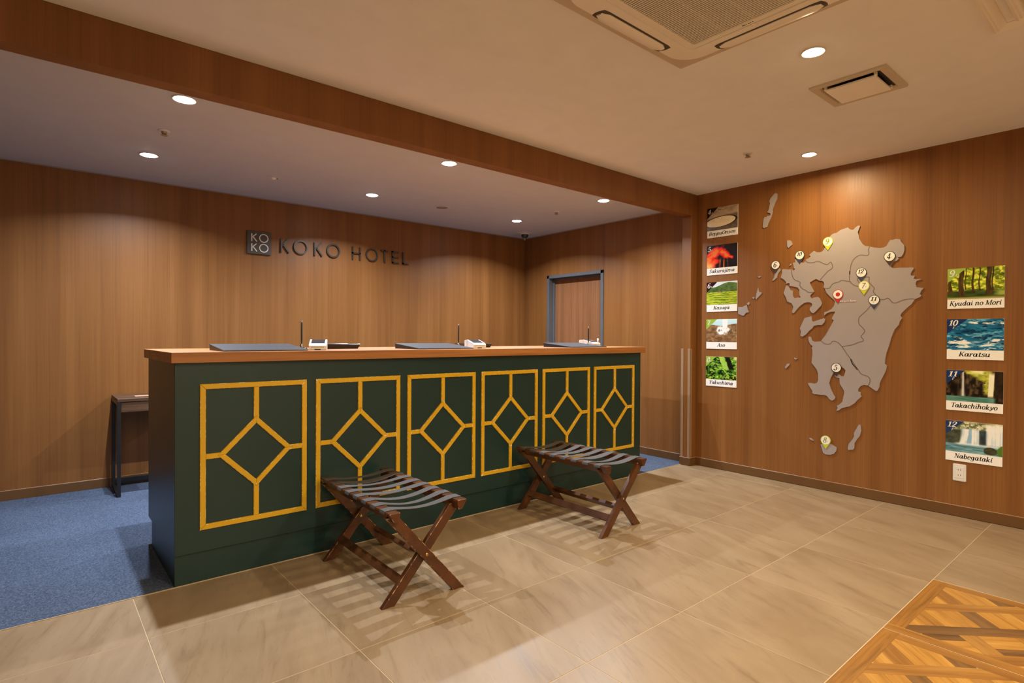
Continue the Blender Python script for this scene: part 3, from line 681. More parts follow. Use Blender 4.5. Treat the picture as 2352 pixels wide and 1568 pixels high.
def sprinkler(x, y, zc, label):
    t = thing('sprinkler_head', label, 'sprinkler', (x, y, zc), 'ceiling sprinkler heads')
    part('escutcheon', MB().lathe([(0.033, 0), (0.033, -0.003), (0.026, -0.007), (0.018, -0.008)], (x, y, zc), 28), 'lamp_ring', t, True)
    part('nozzle', MB().lathe([(0.016, -0.007), (0.013, -0.020), (0.006, -0.024)], (x, y, zc), 20), 'bronze', t, True)
    part('deflector', MB().lathe([(0.018, -0.026), (0.021, -0.0275), (0.018, -0.029)], (x, y, zc), 20), 'bronze', t, True)
    a = MB()
    for s_ in (-1, 1): a.box(x+s_*0.010-0.0015, x+s_*0.010+0.0015, y-0.002, y+0.002, zc-0.027, zc-0.014)
    part('yoke', a, 'bronze', t)
sprinkler(0.600, 3.978, ZA, 'small bronze sprinkler head between the two leftmost downlights')
sprinkler(3.921, 3.987, ZA, 'small bronze sprinkler head above the alcove doorway end')
sprinkler(3.915, 2.031, ZC, 'small bronze sprinkler head on the main ceiling near the map wall')
t = thing('emergency_light', 'flush round emergency light on the alcove ceiling, left of the hotel lettering', 'ceiling light', (1.424, 4.582, ZA))
part('rim', MB().lathe([(0.052, 0), (0.052, -0.002), (0.044, -0.005), (0.030, -0.005)], (1.424, 4.582, ZA), 36), 'alcove_ceiling_paint', t, True)
part('bulb_cover', MB().lathe([(0.020, -0.004), (0.018, -0.012), (0.010, -0.017), (0.001, -0.018)], (1.424, 4.582, ZA), 24, cap=False), 'ivory_plastic', t, True)
part('sensor_eye', MB().lathe([(0.005, -0.003), (0.005, -0.008), (0.001, -0.009)], (1.455, 4.582, ZA), 12, cap=False), 'ivory_dark', t, True)
t = thing('ceiling_speaker', 'flush round ceiling speaker between the alcove downlights', 'speaker', (2.974, 4.577, ZA))
part('rim', MB().lathe([(0.078, 0), (0.078, -0.003), (0.070, -0.006), (0.064, -0.004)], (2.974, 4.577, ZA), 40), 'alcove_ceiling_paint', t, True)
part('grille', MB().lathe([(0.064, -0.0035), (0.03, -0.0055), (0.001, -0.006)], (2.974, 4.577, ZA), 40, cap=False), 'edge_trim', t, True)
cx_, cy_ = 4.454, 5.060
t = thing('dome_camera', 'dark dome security camera hanging in the alcove ceiling corner', 'camera', (cx_, cy_, ZA))
part('ceiling_plate', MB().lathe([(0.098, 0), (0.098, -0.003), (0.090, -0.006), (0.055, -0.007)], (cx_, cy_, ZA), 40), 'alcove_ceiling_paint', t, True)
part('mount_ring', MB().lathe([(0.052, -0.006), (0.050, -0.016), (0.040, -0.019)], (cx_, cy_, ZA), 36), 'lamp_ring', t, True)
part('dome', MB().lathe([(0.042, -0.017), (0.042, -0.030), (0.036, -0.045), (0.024, -0.056), (0.010, -0.061)], (cx_, cy_, ZA), 36), 'dome_smoke', t, True)
part('lens_barrel', MB().lathe([(0.012, -0.056), (0.012, -0.083), (0.009, -0.086)], (cx_, cy_, ZA), 20), 'bronze', t, True)

# cassette air conditioner
ax, ay = 1.940, 1.128
t = thing('air_conditioner', 'square four-way cassette air conditioner with slatted centre grille', 'air conditioner', (ax, ay, ZC))
def rsq(h, r, n=6):
    out = []
    for qx, qy, a0 in ((1, 1, 0), (-1, 1, 90), (-1, -1, 180), (1, -1, 270)):
        for i in range(n+1):
            a = R(a0+90*i/n); out.append((ax+qx*(h-r)+r*math.cos(a), ay+qy*(h-r)+r*math.sin(a)))
    return out
part('base_panel', MB().chamfer(rsq(0.466, 0.012), ZC, ZC-0.020, 0.004, 'z', 0, 0), 'ivory_shaded', t)
def loft(mb, loops, mi=0):
    n = len(loops[0][0]); v = [(p[0], p[1], z) for lp, z in loops for p in lp]; fs = []
    for q in range(len(loops)-1):
        for i in range(n):
            j = (i+1) % n; fs.append((q*n+i, q*n+j, (q+1)*n+j, (q+1)*n+i))
    mb.add(v, fs, mi)
ring = MB()
loft(ring, [(rsq(0.418, 0.12, 8), ZC-0.0215), (rsq(0.424, 0.12, 8), ZC-0.024), (rsq(0.421, 0.12, 8), ZC-0.028), (rsq(0.352, 0.07, 8), ZC-0.037), (rsq(0.306, 0.03, 8), ZC-0.043), (rsq(0.302, 0.028, 8), ZC-0.0415), (rsq(0.298, 0.026, 8), ZC-0.043), (rsq(0.268, 0.012, 8), ZC-0.045), (rsq(0.268, 0.012, 8), ZC-0.030)])
bead = MB()
loft(bead, [(rsq(0.3045, 0.03, 8), ZC-0.0425), (rsq(0.303, 0.03, 8), ZC-0.0455), (rsq(0.300, 0.028, 8), ZC-0.0455), (rsq(0.2985, 0.026, 8), ZC-0.0425)])
part('ring_highlight', bead, 'white_plastic', t, True)  # bead added to imitate a highlight around the ring
part('grille_surround', ring, 'ivory_plastic', t, True)
part('shadow_gap', MB().solid(rsq(0.420, 0.12, 8), ZC-0.0195, ZC-0.0218, 'z'), 'ivory_dark', t)  # dark sheet; the shadow line of the gap is put into its colour
for kx in range(4):
    fl = MB(); a = R(90*kx); ca, sa = math.cos(a), math.sin(a)
    secs = []
    for q in range(13):
        u = -1+2*q/12; w = 1-max(0, (abs(u)-0.86)/0.14)**2*0.55
        p = (ax+ca*0.394-sa*u*0.212, ay+sa*0.394+ca*u*0.212, ZC-0.033)
        secs.append((p, (ca*w, sa*w, 0), (0, 0, w)))
    fl.sweep(secs, [(-0.034, 0.004), (-0.030, -0.006), (-0.010, -0.011), (0.015, -0.008), (0.032, 0.0), (0.036, 0.010), (0.0, 0.012)])
    sl = MB(); hs = []
    for u, w in ((-0.228, 0.010), (-0.222, 0.036), (-0.20, 0.041), (0.20, 0.041), (0.222, 0.036), (0.228, 0.010)):
        hs.append((u, w))
    pl = [(u, -w) for u, w in hs]+[(u, w*0.8) for u, w in hs[::-1]]
    pl = [(ax+ca*(0.392+w)-sa*u, ay+sa*(0.392+w)+ca*u) for u, w in pl]
    zz_ = lambda q: ZC-0.0282-(0.424-max(abs(q[0]-ax), abs(q[1]-ay)))*0.128
    n_ = len(pl)
    sl.add([(q[0], q[1], zz_(q)-0.0006) for q in pl]+[(q[0], q[1], zz_(q)+0.003) for q in pl], [tuple(range(n_)), tuple(range(n_, 2*n_))]+[(i, (i+1) % n_, n_+(i+1) % n_, n_+i) for i in range(n_)])
    fo = part('air_flap', fl, 'ivory_plastic', t, True)
    part('air_slot', sl, 'ivory_dark', t, label='dark slot around the flap')
part('filter', MB().box(ax-0.268, ax+0.268, ay-0.268, ay+0.268, ZC-0.031, ZC-0.028), 'ivory_dark', t)
gr_ = MB(); ns = 46
for i in range(ns+1):
    x = ax-0.266+0.532*i/ns
    gr_.box(x-0.0022, x+0.0022, ay-0.266, ay+0.266, ZC-0.043, ZC-0.037)
for yy in (-0.13, 0.0, 0.13): gr_.box(ax-0.266, ax+0.266, ay+yy-0.003, ay+yy+0.003, ZC-0.038, ZC-0.033)
g_ = part('louver_grille', gr_, 'ivory_plastic', t, label='fine parallel intake slats'); g_['kind'] = 'stuff'
lg = MB()
for i, w in enumerate((0.010, 0.005, 0.003, 0.006, 0.003, 0.006)):
    y0 = ay+0.055-i*0.0085; lg.box(ax+0.281, ax+0.287, y0-w*0.7, y0, ZC-0.0448, ZC-0.0435)
part('maker_mark', lg, 'ink', t, label='tiny dark lettering on the panel')
dots = MB()
for i in range(4): dots.lathe([(0.003, 0), (0.003, -0.0012)], (ax+0.320, ay+0.03-0.022*i, ZC-0.0418), 10)
part('indicator_lights', dots, 'white_plastic', t)

# square exhaust vent with a dropped centre plate
vx0, vx1, vy0, vy1 = 3.133, 3.474, 0.938, 1.294
vx, vy = (vx0+vx1)/2, (vy0+vy1)/2
t = thing('exhaust_vent', 'square ivory exhaust vent with dropped centre plate', 'vent', (vx, vy, ZC))
def rect(cx, cy, hx, hy): return [(cx-hx, cy-hy), (cx+hx, cy-hy), (cx+hx, cy+hy), (cx-hx, cy+hy)]
fm = MB()
loft(fm, [(rect(vx, vy, 0.170, 0.178), ZC), (rect(vx, vy, 0.170, 0.178), ZC-0.010), (rect(vx, vy, 0.165, 0.173), ZC-0.015), (rect(vx, vy, 0.140, 0.146), ZC-0.012), (rect(vx, vy, 0.136, 0.142), ZC-0.010), (rect(vx, vy, 0.128, 0.134), ZC-0.0005)])
part('frame', fm, 'ivory_shaded', t)
part('duct', MB().box(vx-0.128, vx+0.128, vy-0.134, vy+0.134, ZC-0.002, ZC-0.0005), 'black', t)
part('centre_plate', MB().rbox(vx-0.116, vx+0.116, vy-0.118, vy+0.118, ZC-0.026, ZC-0.014, 0.003, 2), 'ivory_plastic', t)
for sx in (-1, 1):
    for sy in (-1, 1): part('clip', MB().rbox(vx+sx*0.112-0.007, vx+sx*0.112+0.007, vy+sy*0.116-0.007, vy+sy*0.116+0.007, ZC-0.020, ZC-0.001, 0.002), 'ivory_plastic', t)

# square cone diffuser at the frame edge
qx, qy, qh = 2.908, 0.290, 0.250
t = thing('air_diffuser', 'square ivory ceiling diffuser of nested frames at the upper right', 'vent', (qx, qy, ZC))
for h0, zz, nm in ((0.250, -0.001, 'outer_frame'), (0.165, -0.012, 'cone_ring'), (0.115, -0.014, 'cone_ring'), (0.070, -0.016, 'cone_ring')):
    f_ = MB()
    loft(f_, [(rect(qx, qy, h0, h0), ZC+min(0, zz+0.004)), (rect(qx, qy, h0, h0), ZC+zz-0.012), (rect(qx, qy, h0-0.010, h0-0.010), ZC+zz-0.016), (rect(qx, qy, h0-0.014, h0-0.014), ZC+zz-0.012), (rect(qx, qy, h0-0.022, h0-0.022), ZC+zz-0.016), (rect(qx, qy, h0-0.030, h0-0.030), ZC+zz-0.012), (rect(qx, qy, h0-0.048, h0-0.048), ZC-0.001)])
    part(nm, f_, 'ivory_plastic', t)
part('centre_cone', MB().rbox(qx-0.026, qx+0.026, qy-0.026, qy+0.026, ZC-0.034, ZC-0.012, 0.004), 'ivory_plastic', t)

# ================================================================== reception counter
CX0, CX1, CTOP, CUND = 0.497, 3.992, 1.102, 1.053
YFR = 3.016                              # front face of the counter body
t = thing('reception_counter', 'long dark green reception counter with six gold lattice panels', 'counter', ((CX0+CX1)/2, 3.40, 0))
part('body', MB().rbox(CX0, CX1, YFR, 3.800, 0.148, CUND, 0.0015), 'green_paint', t)
part('plinth', MB().rbox(CX0+0.003, CX1-0.003, YC+0.001, 3.700, 0.0, 0.148, 0.001), 'green_paint', t, label='dark green plinth set slightly back')
def bar(mb, poly): mb.chamfer(poly, YFR, YFR-0.010, 0.0022, 'y', 0, 1)
FW, FH, BW, FZ = 0.5085, 0.6965, 0.0254, 0.6012
for i in range(6):
    fx = 0.8552+0.5578*i
    x0, x1, z0, z1 = fx-FW/2, fx+FW/2, FZ-FH/2, FZ+FH/2
    m = MB()
    bar(m, [(x0, z0), (x0+BW, z0+BW), (x0+BW, z1-BW), (x0, z1)]); bar(m, [(x1, z0), (x1, z1), (x1-BW, z1-BW), (x1-BW, z0+BW)])
    bar(m, [(x0, z0), (x1, z0), (x1-BW, z0+BW), (x0+BW, z0+BW)]); bar(m, [(x0, z1), (x0+BW, z1-BW), (x1-BW, z1-BW), (x1, z1)])
    fo = part('lattice_frame', m, ['gold_paint', 'gold_chipped'], t, label='raised gold rectangular moulding with chipped edges')
    di, do = 0.142, 0.1775
    m = MB(); D = [(1, 0), (0, 1), (-1, 0), (0, -1)]
    for q in range(4):
        a, b = D[q], D[(q+1) % 4]
        bar(m, [(fx+a[0]*di, FZ+a[1]*di), (fx+a[0]*do, FZ+a[1]*do), (fx+b[0]*do, FZ+b[1]*do), (fx+b[0]*di, FZ+b[1]*di)])
    part('diamond', m, ['gold_paint', 'gold_chipped'], fo)
    hb = BW/2; e = do-hb
    for poly in ([(fx-hb, FZ+e), (fx, FZ+do), (fx+hb, FZ+e), (fx+hb, z1-BW), (fx-hb, z1-BW)],
                 [(fx-hb, FZ-e), (fx-hb, z0+BW), (fx+hb, z0+BW), (fx+hb, FZ-e), (fx, FZ-do)],
                 [(fx+e, FZ-hb), (x1-BW, FZ-hb), (x1-BW, FZ+hb), (fx+e, FZ+hb), (fx+do, FZ)],
                 [(fx-e, FZ-hb), (fx-do, FZ), (fx-e, FZ+hb), (x0+BW, FZ+hb), (x0+BW, FZ-hb)]):
        m = MB(); bar(m, poly); part('lattice_bar', m, ['gold_paint', 'gold_chipped'], fo)
solo('countertop', MB().rbox(0.478, 4.014, 2.982, 3.820, CUND, CTOP, 0.0018, 2), 'top_wood',
     'long orange-brown wooden worktop lying on the green counter', 'countertop', loc=(2.25, 3.40, CUND))

# things on the worktop
pads = ['slanted black writing pad at the left end of the worktop', 'slanted black writing pad in the middle of the worktop', 'slanted black writing pad at the right end of the worktop']
for i, x0 in enumerate((0.714, 1.821, 3.169)):
    x1, y0, y1, zt = x0+0.42, 3.05, 3.365, CTOP
    t = thing('writing_pad', pads[i], 'desk pad', (x0+0.21, 3.2, zt), 'slanted writing pads on the counter')
    part('wedge_base', MB().solid([(y0+0.003, zt), (y1-0.003, zt), (y1-0.003, zt+0.030), (y0+0.003, zt+0.002)], x0+0.003, x1-0.003, 'x'), 'pad_side', t)
    part('top_sheet', MB().solid([(y0, zt+0.002), (y1, zt+0.030), (y1, zt+0.034), (y0, zt+0.006)], x0, x1, 'x'), 'pad_leather', t, label='dark grey leatherette surface')
pens = ['upright pen on stand right of the left writing pad', 'upright pen on stand between the middle writing pad and terminal', 'upright pen on stand behind the right writing pad']
for i, (x, y) in enumerate(((1.198, 3.335), (2.312, 3.335), (3.690, 3.345))):
    t = thing('pen_stand', pens[i], 'pen stand', (x, y, CTOP), 'upright pens on the counter')
    part('base', MB().lathe([(0.032, 0), (0.032, 0.006), (0.026, 0.011), (0.010, 0.013)], (x, y, CTOP), 28), 'black_gloss', t, True)
    part('socket', MB().lathe([(0.0075, 0.011), (0.0085, 0.028), (0.006, 0.034)], (x, y, CTOP), 16), 'chrome', t, True)
    part('pen_barrel', MB().lathe([(0.0035, 0.030), (0.0050, 0.06), (0.0050, 0.152), (0.0032, 0.158)], (x, y, CTOP), 16), 'black_metal', t, True)
    part('pen_cap', MB().lathe([(0.0045, 0.158), (0.0045, 0.163), (0.003, 0.166), (0.0046, 0.170), (0.003, 0.174)], (x, y, CTOP), 16), 'chrome', t, True)
    ch = MB(); rnd = random.Random(i)
    for q in range(9):
        a = R(200+q*20); ch.lathe([(0.0008, -0.003), (0.003, -0.001), (0.003, 0.001), (0.0008, 0.003)], (x-0.028+0.02*math.cos(a), y-0.02+0.014*math.sin(a), CTOP+0.0035), 10)
    part('bead_chain', ch, 'chrome', t, True)
terms = ['white card terminal left of the longer black tray', 'white card terminal against the middle writing pad', 'white card terminal behind the right writing pad, with a stylus']
for i, (x, y, rz) in enumerate(((1.236, 3.175, -24), (2.352, 3.190, -14), (3.765, 3.400, 0))):
    t = thing('card_terminal', terms[i], 'card terminal', (x, y, CTOP), 'white card terminals on the counter')
    t.rotation_euler = (0, 0, R(rz))
    w, d0, d1 = 0.046, -0.085, 0.085
    side = [(d0, 0.004), (d0+0.008, 0), (d1-0.006, 0), (d1, 0.006), (d1, 0.052), (d1-0.008, 0.058), (0.035, 0.059), (d0+0.016, 0.036), (d0, 0.026)]
    part('body', MB().solid(side, -w, w, 'x'), 'white_plastic', t, local=True)
    sl = MB()
    sl.solid([(-0.058, 0.0385), (0.030, 0.0572), (0.030, 0.0592), (-0.058, 0.0405)], -w+0.010, w-0.010, 'x')
    part('display', sl, 'screen', t, local=True, label='dark sloping screen')
    part('card_slot', MB().box(-w+0.012, w-0.012, d0-0.0008, d0+0.004, 0.0165, 0.0195), 'slot_grey', t, local=True)
    part('foot', MB().box(-0.016, 0.016, d0-0.0006, d0+0.012, 0.0, 0.0075), 'black', t, local=True)
    part('side_groove', MB().box(-w-0.0005, -w+0.003, 0.032, 0.034, 0.006, 0.054), 'slot_grey', t, local=True)
    if i == 2:
        s2 = MB(); s2.lathe([(0.003, -0.03), (0.004, -0.02), (0.0085, -0.004), (0.0095, 0.006), (0.005, 0.013)], (0.040, -0.062, 0.058), 14)
        part('stylus', s2, 'white_plastic', t, True, local=True)
for lab, x0, x1, y0, y1 in (('longer low black tray beside the left card terminal', 1.325, 1.585, 3.380, 3.560),
                            ('shorter low black tray beside the middle card terminal', 2.420, 2.640, 3.365, 3.540)):
    t = thing('coin_tray', lab, 'tray', ((x0+x1)/2, (y0+y1)/2, CTOP), 'low black trays on the counter')
    tx, ty = (x0+x1)/2, (y0+y1)/2; hx, hy = (x1-x0)/2, (y1-y0)/2
    tm = MB()
    loft(tm, [(rect(tx, ty, hx-0.010, hy-0.010), CTOP), (rect(tx, ty, hx, hy), CTOP+0.028), (rect(tx, ty, hx-0.003, hy-0.003), CTOP+0.031), (rect(tx, ty, hx-0.008, hy-0.008), CTOP+0.029), (rect(tx, ty, hx-0.016, hy-0.016), CTOP+0.006)])
    part('rim', tm, 'black_gloss', t)
    part('liner', MB().box(tx-hx+0.012, tx+hx-0.012, ty-hy+0.012, ty+hy-0.012, CTOP+0.0005, CTOP+0.0065), 'pad_side', t)

# side table behind the counter
x0, x1, y0, y1, zt = 0.457, 1.060, 4.955, 5.352, 0.717
t = thing('side_table', 'narrow walnut side table on black metal frame against the back wall', 'table', ((x0+x1)/2, (y0+y1)/2, 0.003))
part('top', MB().rbox(x0, x1, y0, y1, zt-0.024, zt, 0.0015), 'walnut', t)
dr = part('drawer', MB().rbox(x0+0.024, x1-0.024, y0+0.006, y1-0.03, 0.617, 0.690, 0.0015), 'walnut', t)
for xx in (x0, x1-0.022):
    for yy in (y0+0.001, y1-0.024):
        part('leg', MB().rbox(xx, xx+0.022, yy, yy+0.022, 0.003, zt-0.024, 0.001), 'black_metal', t)
    part('foot_rail', MB().rbox(xx, xx+0.022, y0+0.023, y1-0.024, 0.003, 0.025, 0.001), 'black_metal', t)
    part('head_rail', MB().rbox(xx, xx+0.022, y0+0.023, y1-0.024, zt-0.046, zt-0.024, 0.001), 'black_metal', t)
part('rear_rail', MB().rbox(x0+0.022, x1-0.022, y1-0.024, y1-0.002, 0.026, 0.062, 0.001), 'black_metal', t)
solo('note_card', MB().rbox(0.578, 0.668, 5.075, 5.130, zt, zt+0.004, 0.001), 'orange_card',
     'small orange and white card lying on the side table', 'card', loc=(0.62, 5.10, zt))

# ================================================================== folding luggage racks
def make_rack(label):
    t = thing('luggage_rack', label, 'luggage rack', (0, 0, 0), 'folding luggage racks in front of the counter')
    zt = 0.425
    def leg(sx, y, th):
        # from the rail at -sx (top) down to the foot at +sx
        a = 0.031; top = 0.400
        poly = [(sx*0.175-a, 0), (sx*0.175+a, 0), (-sx*0.172+a, top), (-sx*0.172-a, top)]
        m = MB(); m.chamfer(poly, y+th/2, y-th/2, 0.0025, 'y', 0, 1)
        return part('leg', m, ['rack_wood', 'rack_worn'], t, local=True)
    for sx, ys_ in ((1, (-0.3625, 0.3625)), (-1, (-0.3355, 0.3355))):
        for y in ys_:
            lg_ = leg(sx, y, 0.024)
        # rail that the frame carries, wedge-shaped in section
        c = -sx*0.172
        prof = [(c-0.024, zt), (c+0.024, zt), (c+0.026, zt-0.006), (c+sx*0.008+0.010, zt-0.044), (c+sx*0.008-0.010, zt-0.044), (c-0.026, zt-0.006)]
        rl = MB(); rl.chamfer(prof, 0.400, -0.400, 0.002, 'y', 0, 1)
        part('top_rail', rl, ['rack_wood', 'rack_worn'], t, local=True)
        # lower stretcher between the two legs of one frame
        zc = 0.098; xc = sx*(0.175-0.347*zc/0.400)+sx*0.020
        dx, dz = sx*0.655, -0.755
        h, w = 0.020, 0.010
        pr = [(xc+dx*h-dz*w, zc+dz*h+dx*w), (xc+dx*h+dz*w, zc+dz*h-dx*w), (xc-dx*h+dz*w, zc-dz*h-dx*w), (xc-dx*h-dz*w, zc-dz*h+dx*w)]
        yi = abs(ys_[0])-0.012
        part('stretcher', MB().solid(pr, -yi, yi, 'y'), 'rack_wood', t, local=True)
    for y in (-0.3625, 0.3625):
        s_ = -1 if y < 0 else 1
        part('pivot_bolt', MB().lathe([(0.0075, 0), (0.0075, s_*0.002), (0.005, s_*0.0035), (0.0045, s_*0.002), (0.0008, s_*0.002)], (0, y+s_*0.012, 0.2015), 16, axis='y', cap=False), 'brass', t, True, local=True)
    for y in (-0.3355, 0.3355):
        s_ = 1 if y < 0 else -1
        part('pivot_bolt', MB().lathe([(0.0075, 0), (0.0075, s_*0.002), (0.005, s_*0.0035), (0.0045, s_*0.002), (0.0008, s_*0.002)], (0, y+s_*0.012, 0.2015), 16, axis='y', cap=False), 'brass', t, True, local=True)
    rnd = random.Random(7)
    for i in range(8):
        yc = -0.330+0.0945*i; hw = 0.0235; sag = 0.012+rnd.random()*0.018; tw = (rnd.random()-0.5)*0.012
        pts = [(-0.2000, zt-0.013), (-0.1990, zt-0.006), (-0.196, zt+0.001), (-0.150, zt+0.0018)]
        pts += [(-0.150+0.300*q/12, zt+0.0018-sag*math.sin(math.pi*q/12)) for q in range(1, 12)]
        pts += [(0.150, zt+0.0018), (0.196, zt+0.001), (0.1990, zt-0.006), (0.2000, zt-0.013)]
        v = []
        for q, (px, pz) in enumerate(pts):
            u = px/0.15; lift = tw*math.sin(math.pi*min(1, max(0, (px+0.15)/0.30)))
            for yy, dz in ((-hw, -lift*0.5), (hw, lift*0.5)):
                for th in (0, 0.0016): v.append((px*(1+th*2), yc+yy, pz+th+dz))
        fs = []
        for q in range(len(pts)-1):
            a, b = 4*q, 4*q+4
            fs += [(a, b, b+2, a+2), (a+1, a+3, b+3, b+1), (a, a+1, b+1, b), (a+2, b+2, b+3, a+3)]
        fs += [(0, 2, 3, 1), (4*len(pts)-4, 4*len(pts)-3, 4*len(pts)-1, 4*len(pts)-2)]
        part('strap', MB().add(v, fs), 'strap_web', t, True, local=True)
    return t
rack = make_rack('folding luggage rack nearer the camera, in front of the second lattice panel')
rack.location = (1.357, 2.562, 0); rack.rotation_euler = (0, 0, R(-1.0))
r2 = copy_tree(rack)
r2['label'] = 'folding luggage rack farther right, before the two rightmost lattice panels'
r2.location = (2.742, 2.568, 0); r2.rotation_euler = (0, 0, R(180.5))

# ================================================================== sign on the back wall
SANS = {'K': [[(0, 0), (0, 1)], [(.62, 1), (.04, .50)], [(.16, .60), (.68, 0)]], 'H': [[(0, 0), (0, 1)], [(1, 0), (1, 1)], [(0, .5), (1, .5)]],
        'T': [[(0, 1), (1, 1)], [(.5, 0), (.5, 1)]], 'E': [[(0, 0), (0, 1)], [(0, 1), (1, 1)], [(0, .5), (.95, .5)], [(0, 0), (1, 0)]],
        'L': [[(0, 1), (0, 0)], [(0, 0), (1, 0)]]}
def sans(mb, ch, x0, x1, z0, z1, w, yf, yb):
    fn = lambda a, b, d: (a, yb+(yf-yb)*d, b)
    if ch == 'O':
        cx, cz = (x0+x1)/2, (z0+z1)/2
        strip(mb, ell(cx, cz, (x1-x0)/2-w/2, (z1-z0)/2-w/2, n=40), lambda tx, ty: w, fn, 1.0)
        return
    sc = (x1-x0-w)/max(p[0] for s_ in SANS[ch] for p in s_)
    for s_ in SANS[ch]:
        pts = []
        for px, pz in s_:
            q = (x0+w/2+px*sc, z0+pz*(z1-z0))
            if s_[0][1] == s_[1][1]: q = (q[0]+(w/2 if px > .4 else -w/2), min(max(q[1], z0+w/2), z1-w/2))
            pts.append(q)
        strip(mb, pts, lambda tx, ty: w, fn, 1.0)
t = thing('wall_lettering', 'dark metal letters reading KOKO HOTEL on the back wall', 'sign', (2.39, YB, 1.946))
for ch, x0, x1 in (('K', 1.727, 1.812), ('O', 1.845, 1.979), ('K', 2.039, 2.124), ('O', 2.160, 2.294), ('H', 2.420, 2.510), ('O', 2.566, 2.700), ('T', 2.738, 2.812), ('E', 2.862, 2.940), ('L', 2.987, 3.058)):
    m = MB(); sans(m, ch, x0, x1, 1.942 if ch == 'O' else 1.946, 2.077 if ch == 'O' else 2.072, 0.0135, YB-0.018, YB-0.002)
    m.box((x0+x1)/2-0.002, (x0+x1)/2+0.002, YB-0.004, YB, 1.9475, 1.9515)
    part('letter', m, 'sign_metal', t)
t = thing('logo_plaque', 'square dark plaque with white stacked KO KO letters', 'sign', (1.540, YB, 1.908))
part('plate', MB().rbox(1.437, 1.642, YB-0.020, YB, 1.908, 2.111, 0.0015), 'plaque', t)
for zz in (2.019, 1.931):
    m = MB(); sans(m, 'K', 1.472, 1.523, zz, zz+0.068, 0.0085, YB-0.023, YB-0.0195); part('letter', m, 'white_print', t)
    m = MB(); sans(m, 'O', 1.538, 1.618, zz-0.005, zz+0.073, 0.0085, YB-0.023, YB-0.0195); part('letter', m, 'white_print', t)

# ================================================================== wall map
XM = XW
def shape(poly): return [(a/1000, b/1000) for a, b in poly]
t = thing('wall_map', 'large grey cut-out map island on the wood wall', 'map', (XM, 1.70, 1.30))
mm = part('land', MB().solid(shape(MAP_MAIN), XM, XM-0.0075, 'x'), 'map_grey', t)
for pl in MAP_LINES:
    m = MB(); strip(m, spl(shape(pl), 3), lambda tx, ty: 0.0062, lambda a, b, d: (XM-0.0077-0.0004*d, a, b), 1.0)
    part('boundary_line', m, 'map_line', mm)
isl = ['long narrow grey island cut-out above the map at top left', 'small rounded grey island cut-out left of pin 9', 'tiny triangular grey island cut-out right of pin 6',
       'slim curved grey island cut-out under pin 6', 'tiny flat grey island cut-out below left of pin 6', 'forked grey island cut-out left of the map',
       'tiny grey dot island just below the forked island', 'small lozenge grey island above the leftmost island', 'leftmost jagged grey island cut-out touching the photo column',
       'boot-shaped grey island cut-out in the bay left of the map', 'slanted oval grey island cut-out at lower left', 'tiny grey island cut-out beside the slanted oval one',
       'tiny grey sliver island left of pin 8', 'rounded grey island cut-out under pin 8', 'long curved grey island cut-out right of pin 8']
for pl, lb in zip(MAP_ISLANDS, isl):
    pg = shape(pl); cy_ = sum(p[0] for p in pg)/len(pg); cz_ = min(p[1] for p in pg)
    solo('map_island', MB().solid(pg, XM, XM-0.0075, 'x'), 'map_grey', lb, 'map piece', 'grey map island cut-outs', loc=(XM, cy_, cz_))
PCOL = {'4': ('pin_brown', 'ink'), '5': ('pin_brown', 'ink'), '6': ('pin_brown', 'ink'), '7': ('pin_green', 'olive_ink'), '8': ('pin_green', 'olive_ink'), '9': ('pin_green', 'olive_ink'),
        '10': ('pin_navy', 'ink'), '11': ('pin_navy', 'ink'), '12': ('pin_navy', 'ink'), 'here': ('pin_red', 'red_ink')}
PINLAB = {'4': 'brown map pin bearing the figure four beside the round eastern peninsula', '5': 'brown map pin bearing the figure five in the southern bay', '6': 'brown map pin bearing the figure six on the slim western island', '7': 'yellow-green map pin bearing the figure seven in the middle of the map', '8': 'yellow-green map pin bearing the figure eight on the southern round island', '9': 'yellow-green map pin bearing the figure nine on the north coast', '10': 'navy map pin bearing the figure ten on the north-west coast', '11': 'navy map pin bearing the figure eleven, lowest of the three navy pins', '12': 'navy map pin bearing the figure twelve just above the yellow-green seven', 'here': 'red map pin with We are here lettering'}

